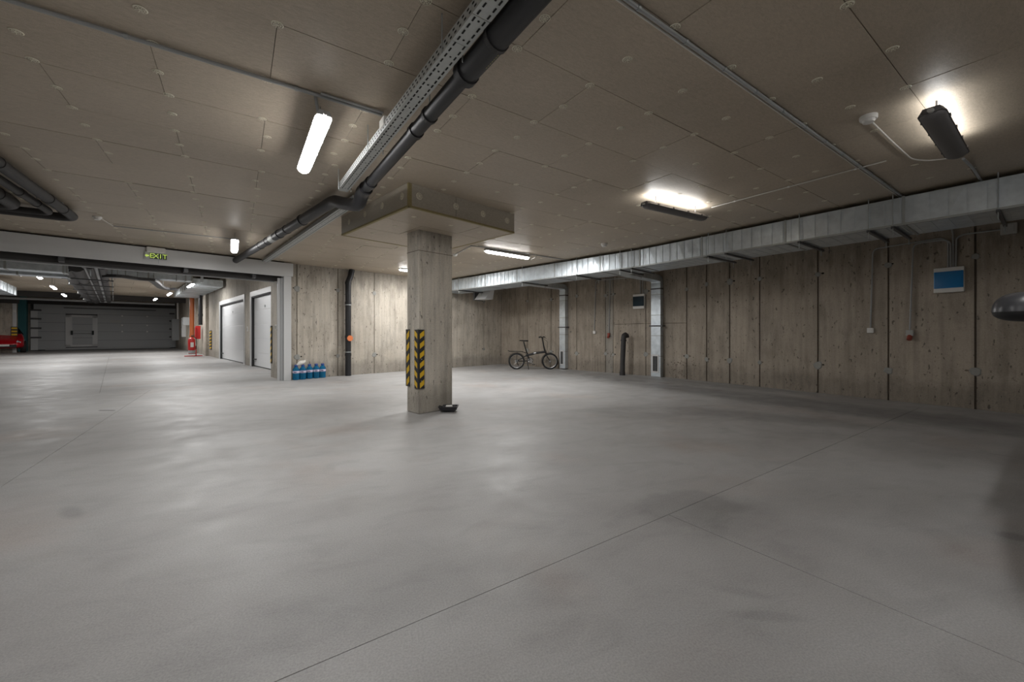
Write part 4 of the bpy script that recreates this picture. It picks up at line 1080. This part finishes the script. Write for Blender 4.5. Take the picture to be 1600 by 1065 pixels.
MB().box(WC-.03, WC, (n1b+n2a)/2-.06, (n1b+n2a)/2+.06, 1.18, 1.34, B).obj('switch_plate', 'white_plastic', sw2, world=True, bevel=.004)
MB().box(WC-.034, WC-.03, (n1b+n2a)/2-.04, (n1b+n2a)/2+.04, 1.21, 1.31, B).obj('rocker', 'grey_plastic', sw2, world=True)
def flat_guard(label, a, n, z0, z1, fr=B, w_=.10, axis='n'):
    t = thing('corner_guard', label, 'corner guard', fr(a, n, z0), group='striped corner guards')
    MB().box(a-.02, a, n, n+w_, z0, z1, fr).obj('strip', 'hazard_black', t, world=True)
    k = 6; st_ = (z1-z0)/k
    for i in range(k):
        z = z0+i*st_+.01
        MB().add([fr(a-.022, n+.008, z+st_*.3), fr(a-.022, n+w_-.008, z), fr(a-.022, n+w_-.008, z+st_*.45), fr(a-.022, n+.008, min(z1-.002, z+st_*.75)),
                  fr(a-.02, n+.008, z+st_*.3), fr(a-.02, n+w_-.008, z), fr(a-.02, n+w_-.008, z+st_*.45), fr(a-.02, n+.008, min(z1-.002, z+st_*.75))],
                 [(0, 1, 2, 3), (7, 6, 5, 4), (0, 4, 5, 1), (1, 5, 6, 2), (2, 6, 7, 3), (3, 7, 4, 0)]).obj('yellow_stripe', 'hazard_yellow', t, world=True)
ng = cpos(331)
flat_guard('black and yellow striped guard on the corridor wall beyond the second white garage door', WC-.005, ng-.05, .35, 1.25, w_=.55)
flat_guard('narrow black and yellow striped guard on the jamb before the first garage door', 2.82, 11.42, .35, 1.3, w_=.10)
# things on the corridor wall
na_, nb_ = cpos(315.5, WC-.02), cpos(306, WC-.3)
rc = thing('hose_cabinet', 'red fire hose cabinet on the corridor wall under a black pipe', 'fire hose cabinet', B(WC-.12, (na_+nb_)/2, cz(310, 529)))
MB().box(WC-.30, WC-.10, na_, nb_, cz(312, 529), cz(312, 509.5), B).obj('cabinet_body', 'red_paint', rc, world=True, bevel=.01)
MB().box(WC-.31, WC-.30, na_+.08, nb_-.08, cz(312, 529)+.06, cz(312, 509.5)-.06, B).obj('cabinet_door', 'red_paint', rc, world=True, bevel=.01)
pz_ = [B(WC-.22, cpos(313.3, WC-.22), z) for z in (cz(312, 509)+.02, ZK-.01)]
pipe('black vertical pipe above the red hose cabinet', [(pz_, .085)], name='riser_pipe', collars=[(pz_[0]+Vector((0, 0, .5)), (0, 0, 1), .1, .12)])
po = [B(WC-.25, cpos(300, WC-.25), z) for z in (cz(299, 527), ZK-.01)]
pipe('orange vertical drain pipe on the corridor wall above the fire extinguisher', [(po, .105)], mat='orange_pvc', name='riser_pipe', collars=[(po[0]+Vector((0, 0, .1)), (0, 0, 1), .12, .12)])
# extinguisher
eb = G(299.5, 556.5); eb = Vector((eb.x, eb.y, 0))
fe = thing('fire_extinguisher', 'large red fire extinguisher on a red floor stand below the orange pipe', 'fire extinguisher', eb, RZB)
MB().lathe([(.05, 0), (.13, .02), (.145, .05), (.145, .50), (.12, .58), (.04, .63), (.03, .66)], 18, c=(0, 0, .28)).obj('cylinder', 'red_paint', fe, smooth=True)
MB().lathe([(.13, 0), (.13, .14)], 16, c=(0, 0, .15)).obj('foot_skirt', 'grey_steel', fe, smooth=True)
MB().box(-.06, .06, -.149, -.14, .45, .68).obj('instruction_label', 'white_plastic', fe)
MB().tube([(0, 0, .94), (0, 0, 1.0), (.1, 0, 1.02)], .02, 8).obj('valve_handle', 'rubber_black', fe)
MB().tube([(.03, 0, .97), (.16, 0, .9), (.19, 0, .6), (.17, 0, .35)], .016, 8).obj('hose', 'rubber_black', fe, smooth=True)
MB().tube([(-.28, 0, .02), (.42, 0, .02)], .022, 8).obj('stand_foot', 'red_paint', fe)
MB().tube([(.08, -.2, .02), (.08, .25, .02)], .022, 8).obj('stand_foot', 'red_paint', fe)
MB().tube([(.17, .03, .02), (.17, .03, .5)], .02, 8).obj('stand_post', 'red_paint', fe)
MB().box(-.12, .17, -.03, .03, .12, .155).obj('stand_shelf', 'red_paint', fe)
# electrical cabinets
def cabinet(label, u0, u1, v0, v1, mat, depth=.22, a=WC):
    n0 = cpos(u1, a-.02); n1 = max(n0+.35, cpos(u0, a-depth)); um = (u0+u1)/2; z0, z1 = cz(um, v1), cz(um, v0)
    t = thing('electrical_cabinet', label, 'electrical cabinet', B(a-depth/2, (n0+n1)/2, z0), group='corridor cabinets')
    MB().box(a-depth, a, n0, n1, z0, z1, B).obj('cabinet_body', mat, t, world=True, bevel=.01)
    MB().box(a-depth-.012, a-depth, n0+.04, n1-.04, z0+.04, z1-.04, B).obj('cabinet_door', mat, t, world=True, bevel=.005)
    MB().box(a-depth-.025, a-depth-.012, n0+.1, n0+.14, (z0+z1)/2-.06, (z0+z1)/2+.06, B).obj('cabinet_handle', 'dark_steel', t, world=True)
cabinet('pale grey cabinet with two white cables above it next to the far gate', 272.5, 279.5, 499, 531, 'grey_steel', .4)
cabinet('white narrow cabinet on the corridor wall left of the orange pipe', 284.5, 290, 497, 526, 'white_steel', .2)
cabinet('small dark grey cabinet behind the orange pipe', 292.5, 295.5, 496, 508, 'door_grey', .3)
for k in range(2):
    q = B(WC-.25, cpos(277.5, WC-.25)-.3+.5*k, 0)
    conduit(('nearer', 'farther')[k]+' white vertical cable above the pale grey cabinet next to the far gate', [q+Vector((0, 0, cz(281, 499)-.02)), q+Vector((0, 0, ZK-.02))], .03, mat='white_plastic', grp='white cables by the far gate')
# far gate
NG = 39.6
def gpos(u, n=NG):
    k = (u-U0)/F; return (k*SB*n + CB*n)/(SB-k*CB)
ga0, ga1 = gpos(48), gpos(276.5)
zt_ = 3.0
gt = struct(MB().box(ga0, ga1, NG+.05, NG+.12, 0, zt_+.05, B).obj('door_3', 'rubber_black'))
wa0, wa1 = gpos(102.5), gpos(152.5)
wz1 = 2.35; npn = 5
for i in range(npn):
    z0, z1 = .06+(zt_-.06)*i/npn, .06+(zt_-.06)*(i+1)/npn
    for x0, x1 in ((ga0+.12, wa0), (wa1, ga1-.05)) if z0 < wz1-.2 else ((ga0+.12, ga1-.05),):
        MB().box(x0, x1, NG, NG+.05, z0+.006, z1-.006, B).obj('door_panel', 'door_grey', gt, world=True)
        for q in (.25, .5, .75):
            zz_ = z0+(z1-z0)*q; MB().box(x0, x1, NG-.006, NG, zz_-.008, zz_+.008, B).obj('panel_rib', 'door_grey', gt, world=True)
MB().box(ga0+.6, ga1-.4, NG-.03, NG, .03, .17, B).obj('bottom_seal', 'grey_steel', gt, world=True)
MB().box(ga0+1.4, ga1-1.2, NG-.06, NG-.02, zt_-.22, zt_-.17, B).obj('torsion_bar', 'dark_steel', gt, world=True)
MB().box(ga0, ga0+.30, NG-.06, NG-.01, .05, zt_-.4, B).obj('side_reinforcement', 'white_steel', gt, world=True)
for z in (.85, 1.45, 2.05, 2.6):
    MB().box(ga0, ga0+.45, NG-.12, NG-.05, z-.05, z+.05, B).obj('hinge', 'dark_steel', gt, world=True)
    MB().box(ga1-.45, ga1-.15, NG-.12, NG-.05, z-.05, z+.05, B).obj('hinge', 'dark_steel', gt, world=True)
wk = [(wa0, wa0+.30, .25, wz1), (wa1-.24, wa1, .25, wz1), (wa0, wa1, wz1-.16, wz1), (wa0, wa1, .22, .36)]
for x0, x1, z0, z1 in wk: MB().box(x0, x1, NG-.07, NG+.0, z0, z1, B).obj('wicket_frame', 'white_steel', gt, world=True)
for i in range(4):
    z0 = .36+(wz1-.52)*i/4; z1 = .36+(wz1-.52)*(i+1)/4
    MB().box(wa0+.3, wa1-.24, NG-.02, NG+.03, z0+.006, z1-.006, B).obj('wicket_panel', 'door_grey', gt, world=True)
MB().tube([B(wa0+.28, NG-.14, 1.12), B(wa1-.2, NG-.14, 1.12)], .02, 8).obj('push_bar', 'grey_steel', gt, world=True)
for x in (wa0+.28, wa1-.22): MB().box(x-.05, x+.05, NG-.18, NG-.06, 1.02, 1.30, B).obj('push_bar_end', 'rubber_black', gt, world=True)
MB().box(gpos(171), gpos(190), NG-.012, NG, 1.85, 2.05, B).obj('sign_plate', 'grey_plastic', gt, world=True)
for u in (191, 230):
    for z in (1.25, 1.7, 2.35): MB().tube([B(gpos(u), NG-.02, z), B(gpos(u), NG+.0, z)], .05, 10).obj('bolt_cover', 'white_plastic', gt, world=True)
struct(MB().box(-13, WC+.3, NG-.1, NG+.25, zt_+.0, ZK+.05, B).obj('lintel_far', 'dark_soffit'))
struct(MB().box(-13, WC+.3, NG+.25, NG+.4, 0, ZK+.05, B).obj('wall_far', 'concrete_column'))
struct(MB().box(-13, WC, 33.5, 33.8, ZK-.30, ZK, B).obj('beam', 'dark_soffit'))
# dark recess, teal jamb and left pier
struct(MB().box(ga0-.5, ga0-.12, NG-.6, NG+.1, 0, ZK, B).obj('trim_2', 'teal_paint'))
pr = 36.8; la1 = gpos(26, pr)
struct(MB().box(ga0-2.2, ga0-.5, NG-.2, NG+.1, 0, ZK, B).obj('trim_3', 'concrete_column'))
wl_ = struct(MB().box(la1-8, la1, pr, pr+.4, 0, ZK, B).obj('wall_corridor_left', 'concrete_pale'))
MB().box(la1-.15, la1+.003, pr-.03, pr, 0, ZK, B).obj('edge_trim', 'white_steel', wl_, world=True)
struct(MB().box(-12.6, -12.3, 10.6, pr, 0, ZK, B).obj('wall_corridor_side', 'concrete_pale'))
struct(MB().box(la1-8, la1+.1, pr-.3, pr, zt_-.15, ZK, B).obj('lintel_left', 'dark_soffit'))
gg = thing('corner_guard', 'black and yellow striped guard on the far pier above the red car', 'corner guard', B(la1-.7, pr-.03, .5), group='striped corner guards')
ag = gpos(17, pr-.03)
MB().box(ag, ag+.25, pr-.045, pr-.03, .6, 1.5, B).obj('strip', 'hazard_black', gg, world=True)
for k in range(5): MB().box(ag+.02, ag+.23, pr-.05, pr-.045, .64+k*.18, .74+k*.18, B).obj('yellow_stripe', 'hazard_yellow', gg, world=True)
el = thing('wall_lamp', 'small white box lamp high on the far left pier', 'wall lamp', B(gpos(25, pr), pr-.1, 2.35)); a_ = gpos(25, pr-.04)
MB().box(a_-.12, a_+.02, pr-.12, pr-.03, 2.33, 2.47, B).obj('lamp_body', 'white_plastic', el, world=True, bevel=.02)

# corridor services
def cduct(label, a0, a1, n0, n1, z0, z1, along='a', step=.5):
    t = thing('corridor_duct', label, 'duct', B((a0+a1)/2, (n0+n1)/2, z0), group='galvanised corridor ducts')
    if along == 'a':
        x = a0
        while x < a1-.05:
            x2 = min(x+step*2, a1); mb = MB(); mb.box(x+.005, x2-.005, n0, n1, z0, z1, B); mb.box(x+step, x+step+.01, n0-.006, n1, z0-.006, z1, B)
            mb.obj('duct_section', 'galvanised', t, world=True)
            MB().box(x2-.02, x2+.02, n0-.015, n1, z0-.015, z1+.01, B).obj('flange', 'zinc', t, world=True); x = x2
    else:
        x = n0
        while x < n1-.05:
            x2 = min(x+step*2, n1); mb = MB(); mb.box(a0, a1, x+.005, x2-.005, z0, z1, B); mb.box(a0-.006, a1+.006, x+step, x+step+.012, z0-.008, z1, B)
            mb.obj('duct_section', 'galvanised', t, world=True)
            MB().box(a0-.015, a1+.015, x2-.02, x2+.02, z0-.015, z1+.01, B).obj('flange', 'zinc', t, world=True); x = x2
    x = (a0+a1)/2; y = (n0+n1)/2
    for (xx, yy) in (((a0*.8+a1*.2), n0-.03), ((a0*.2+a1*.8), n0-.03)) if along == 'a' else ((a0-.03, n0*.8+n1*.2), (a0-.03, n0*.2+n1*.8)):
        MB().tube([B(xx, yy, z0-.05), B(xx, yy, ZK)], .012, 6).obj('threaded_rod', 'zinc', t, world=True)
q = P(0, 418, 1.68); _, n_a = iB(q)
a_l, _ = iB(P(0, 418, 1.68)); a_r, _ = iB(P(103, 424, 1.68))
cduct('galvanised corridor duct crossing just behind the shutter frame at left, the upper one', -9, a_r, n_a, n_a+.55, H+1.68, H+2.05)
q = P(0, 425, 1.72); _, n_b = iB(q)
cduct('galvanised corridor duct crossing behind the first one, lower in the picture', -9, iB(P(110, 433, 1.72))[0], n_b+.2, n_b+.75, H+1.72, H+2.1)
# crossing duct toward the right and the flat duct along the right wall
_, n_c = iB(P(250, 438, 1.86))
cduct('broad galvanised duct crossing the corridor above the two right lamps', iB(P(168, 434, 1.9))[0], 2.0, n_c, n_c+.6, H+1.92, H+2.26)
fa0 = iB(P(302, 445, 1.93))[0]; fn0 = iB(P(302, 445, 1.93))[1]; fn1 = iB(P(266, 461, 1.93))[1]
cduct('flat wide galvanised duct along the right side of the corridor above the extinguisher', fa0, 3.18, fn0, fn1+1, H+1.93, H+2.2, 'n', .45)
cduct('short galvanised duct behind the shutter frame above the first white garage door', .2, 2.7, 12.4, 13.1, H+1.80, H+2.2)
# cable tray with a swerve
ct = thing('cable_tray', 'dark curved cable tray swerving across the corridor under the crossing duct', 'cable tray', P(162, 434, 1.75), group='perforated cable trays')
cp = [P(164, 433.5, 1.75), P(190, 433.5, 1.75), P(214, 437.5, 1.75), P(237, 439, 1.75), P(243, 443, 1.75), P(252, 450.5, 1.75), P(262, 453, 1.75), P(276, 453.5, 1.75)]
vs = []; fs = []
cps = rpath(cp, .5, 4)
for i, p in enumerate(cps):
    d = (cps[min(i+1, len(cps)-1)]-cps[max(i-1, 0)]); d.z = 0; d.normalize(); s_ = Vector((-d.y, d.x, 0))*.1
    vs += [p-s_, p+s_, p+s_+Vector((0, 0, .09)), p+s_*.96+Vector((0, 0, .09)), p+s_*.96+Vector((0, 0, .006)), p-s_*.96+Vector((0, 0, .006)), p-s_*.96+Vector((0, 0, .09)), p-s_+Vector((0, 0, .09))]
m_ = MB(); m_.rings([vs[i*8:i*8+8] for i in range(len(cps))]); m_.obj('tray_channel', 'dark_steel', ct, world=True)
for i in (2, 8, 16, 24, 32):
    if i < len(cps): MB().tube([cps[i], Vector((cps[i].x, cps[i].y, ZK))], .012, 6).obj('threaded_rod', 'zinc', ct, world=True)
# black service pipes
dB = B(0, 1)
PL = ['first thick black corridor pipe from the left, over the grey gate', 'second thick black corridor pipe from the left', 'thin grey corridor pipe right of the two thick black ones', 'fourth corridor pipe from the left, dark', 'fifth corridor pipe from the left, dark', 'rightmost dark corridor pipe of the bundle']
for i, (u, r, mt) in enumerate(((106, .17, 'black_pipe_dull'), (122, .17, 'black_pipe_dull'), (134, .06, 'grey_steel'), (142, .09, 'black_pipe_dull'), (151, .05, 'grey_steel'), (161, .10, 'black_pipe_dull'))):
    s0 = P(u, 421, 1.9); s0 = s0-dB*(.9)
    pipe(PL[i], [([s0, s0+dB*(33.3-iB(s0)[1])], r)], mat=mt, grp='pipe bundle in the corridor', name='service_pipe', n=12,
         collars=[(s0+dB*4, dB, r+.012, .12)])
for k in range(6):
    b0 = P(100, 421, 1.9)+dB*(.8+2.3*k); b1 = P(170, 421, 1.9); a_0, nn0 = iB(b0); a_1 = iB(b1)[0]
    t = thing('pipe_support', ('nearest', 'second nearest', 'third', 'fourth', 'second farthest', 'farthest')[k]+' steel rail carrying the corridor pipe bundle', 'pipe support', B((a_0+a_1)/2, nn0, H+1.73), group='rails under the pipe bundle')
    MB().box(a_0-.1, a_1+.1, nn0-.03, nn0+.03, H+1.71, H+1.74, B).obj('rail', 'dark_steel', t, world=True)
    for a_ in (a_0-.06, a_1+.06): MB().tube([B(a_, nn0, H+1.72), B(a_, nn0, ZK)], .012, 6).obj('threaded_rod', 'zinc', t, world=True)
# far left box duct
b0 = P(-12, 443, 1.62); b1 = P(25, 461, 1.62)
aa = iB(b1)[0]; 
cduct('pale boxed duct at the far left of the corridor above the red car', iB(P(0, 452, 1.62))[0]-.6, aa, iB(b1)[1]-9, iB(b1)[1], H+1.62, H+1.95, 'n', .7)
# transverse pipe in front of the far gate
pipe('pale pipe crossing the corridor ceiling before the far gate', [([B(-8, 35.5, H+1.98), B(2.9, 35.5, H+1.98)], .07)], mat='grey_steel', name='service_pipe', n=10)

# ------------------------------------------------------------------ cars
def car(label, loc, rz, paint, mirror_detail=True, left_mirror=True):
    """local: +x forward, wheels on z = 0, centre at origin, length 4.2, width 1.78"""
    t = thing('car', label, 'car', loc, rz)
    st = [(-2.1, .66, .42, .78, .80), (-1.95, .80, .30, .95, 1.0), (-1.5, .87, .22, .98, 1.36), (-.9, .89, .20, .96, 1.46), (-.1, .89, .20, .94, 1.48), (.45, .89, .20, .93, 1.36),
          (.95, .885, .20, .92, 1.05), (1.3, .87, .20, .86, .90), (1.65, .83, .21, .76, .79), (1.92, .74, .24, .62, .66), (2.05, .60, .28, .52, .54), (2.1, .45, .32, .46, .47)]
    rg = []
    for x, w_, zb, zs, zr in st:
        rt = w_*(.70 if zr-zs > .15 else .88)
        pts = [(-w_*.9, zb), (-w_, zb+.12), (-w_*1.0, (zb+zs)/2), (-w_*.97, zs), (-rt, zr-(.04 if zr-zs > .1 else .01)), (-rt*.5, zr)]
        ring = [Vector((x, y, z)) for y, z in pts]+[Vector((x, -y, z)) for y, z in reversed(pts)]
        rg.append(ring)
    b = MB().rings(rg).obj('body', paint, t, smooth=True)
    sb = b.modifiers.new('smooth', 'SUBSURF'); sb.levels = 1; sb.render_levels = 2
    def side(y): return y
    for s_ in (-1, 1):
        MB().add([(x, s_*yy, z) for x, yy, z in ((-1.35, .845, 1.0), (-.12, .872, .99), (-.12, .70, 1.38), (-1.2, .68, 1.30))]+[(x, s_*(yy-.05), z) for x, yy, z in ((-1.35, .845, 1.0), (-.12, .872, .99), (-.12, .70, 1.38), (-1.2, .68, 1.30))],
                 [(0, 1, 2, 3), (7, 6, 5, 4), (0, 4, 5, 1), (1, 5, 6, 2), (2, 6, 7, 3), (3, 7, 4, 0)]).obj('side_window', 'car_glass', t)
        MB().add([(x, s_*yy, z) for x, yy, z in ((-.06, .872, .99), (.78, .865, .97), (.35, .72, 1.28), (-.06, .70, 1.38))]+[(x, s_*(yy-.05), z) for x, yy, z in ((-.06, .872, .99), (.78, .865, .97), (.35, .72, 1.28), (-.06, .70, 1.38))],
                 [(0, 1, 2, 3), (7, 6, 5, 4), (0, 4, 5, 1), (1, 5, 6, 2), (2, 6, 7, 3), (3, 7, 4, 0)]).obj('side_window', 'car_glass', t)
        MB().rings([[Vector((1.62, s_*.76, .62)), Vector((1.62, s_*.78, .70)), Vector((1.66, s_*.62, .76)), Vector((1.66, s_*.60, .66))],
                    [Vector((1.98, s_*.66, .50)), Vector((1.98, s_*.66, .58)), Vector((2.02, s_*.50, .61)), Vector((2.03, s_*.50, .52))]]).obj('headlight', 'headlight', t, bevel=.01)
        for x in (-1.3, 1.32):
            wl = bpy.data.objects.new('wheel', None); link(wl, t); wl.location = (x, s_*.80, .32)
            w_ = MB().lathe([(.22, -.1), (.30, -.105), (.32, -.08), (.32, .08), (.30, .105), (.22, .1)], 24); w_.v = [Vector((v.x, v.z, v.y)) for v in w_.v]; w_.obj('tyre', 'tyre', wl, smooth=True)
            w_ = MB().lathe([(.05, -.112), (.21, -.106), (.22, -.09), (.22, .09), (.21, .106), (.05, .112)], 20); w_.v = [Vector((v.x, v.z, v.y)) for v in w_.v]; w_.obj('wheel_disc', 'alloy', wl, smooth=True)
    MB().add([(.50, -.60, 1.335), (.50, .60, 1.335), (1.02, .74, 1.03), (1.02, -.74, 1.03), (.50, -.60, 1.30), (.50, .60, 1.30), (1.02, .74, .99), (1.02, -.74, .99)],
             [(0, 1, 2, 3), (7, 6, 5, 4), (0, 4, 5, 1), (1, 5, 6, 2), (2, 6, 7, 3), (3, 7, 4, 0)]).obj('windscreen', 'car_glass', t)
    MB().box(1.95, 2.10, -.5, .5, .30, .44).obj('grille', 'rubber_black', t, bevel=.02)
    MB().box(2.09, 2.11, -.24, .24, .36, .46).obj('number_plate', 'white_plastic', t)
    return t
nose = G(32, 551)
rcx = Vector((-28.45, 22.4, 0)); hd_ = math.radians(-35)
rp = rcx-Vector((math.cos(hd_), math.sin(hd_), 0))*2.0+Vector((-.1, 0, 0))
car('red car at the far left end of the corridor, its nose in view', (rp.x, rp.y, 0), hd_, 'car_red').scale = (1, 1, 1.08)
# black car beyond the right edge; its wing mirror is in view
cpk = A(4.35, -.93); bc = car('black car at the right edge, only its wing mirror in view', (cpk.x, cpk.y, 0), RZA+pi, 'car_black')
# mirror in the world's frame, then parented
mc = Vector((2.60, 2.0, 0)); zsp = H+(V0-487)/F*2.0; zt2 = H+(V0-455.5)/F*2.0; zb2 = H+(V0-502)/F*2.0
def shell(zc, rz_, mat, name, top, sc=1.0):
    rg = []; n = 20; m = 9
    ax = Vector((1, .0, 0)); ay = Vector((0, 1, 0))
    for i in range(m+1):
        ph = pi/2*i/m; cr_ = max(.001, math.cos(ph))**.62; zz = math.sin(ph)**1.0*rz_
        rg.append([mc+ax*math.copysign(abs(math.cos(2*pi*j/n))**.85, math.cos(2*pi*j/n))*.175*cr_*sc+ay*math.sin(2*pi*j/n)*.085*cr_*sc+Vector((0, 0, zc+(zz if top else -zz))) for j in range(n)])
    MB().rings(rg).obj(name, mat, mr, world=True, smooth=True)
mr = bpy.data.objects.new('wing_mirror', None); link(mr, bc)
Mw = Matrix.Translation(bc.location) @ Matrix.Rotation(bc.rotation_euler.z, 4, 'Z')
mr.location = Mw.inverted() @ Vector((mc.x, mc.y, zsp)); mr['label'] = 'grey black wing mirror at the right edge'
shell(zsp, zt2-zsp, 'car_black', 'mirror_shell', True); shell(zsp, zsp-zb2, 'rubber_black', 'mirror_base', False, .985)
bd = A(3.45, -.06, zsp)
MB().tube([mc+Vector((.10, -.02, zsp-.02)), bd+Vector((0, 0, -.03))], [.035, .045], 10).obj('mirror_arm', 'rubber_black', mr, world=True, smooth=True)
gl = MB().box(-.09, .13, .060, .074, -.02, .05); gl.v = [v+Vector((mc.x, mc.y, zsp)) for v in gl.v]; gl.obj('mirror_glass', 'mirror', mr, world=True, bevel=.004)

bpy.context.view_layer.update()
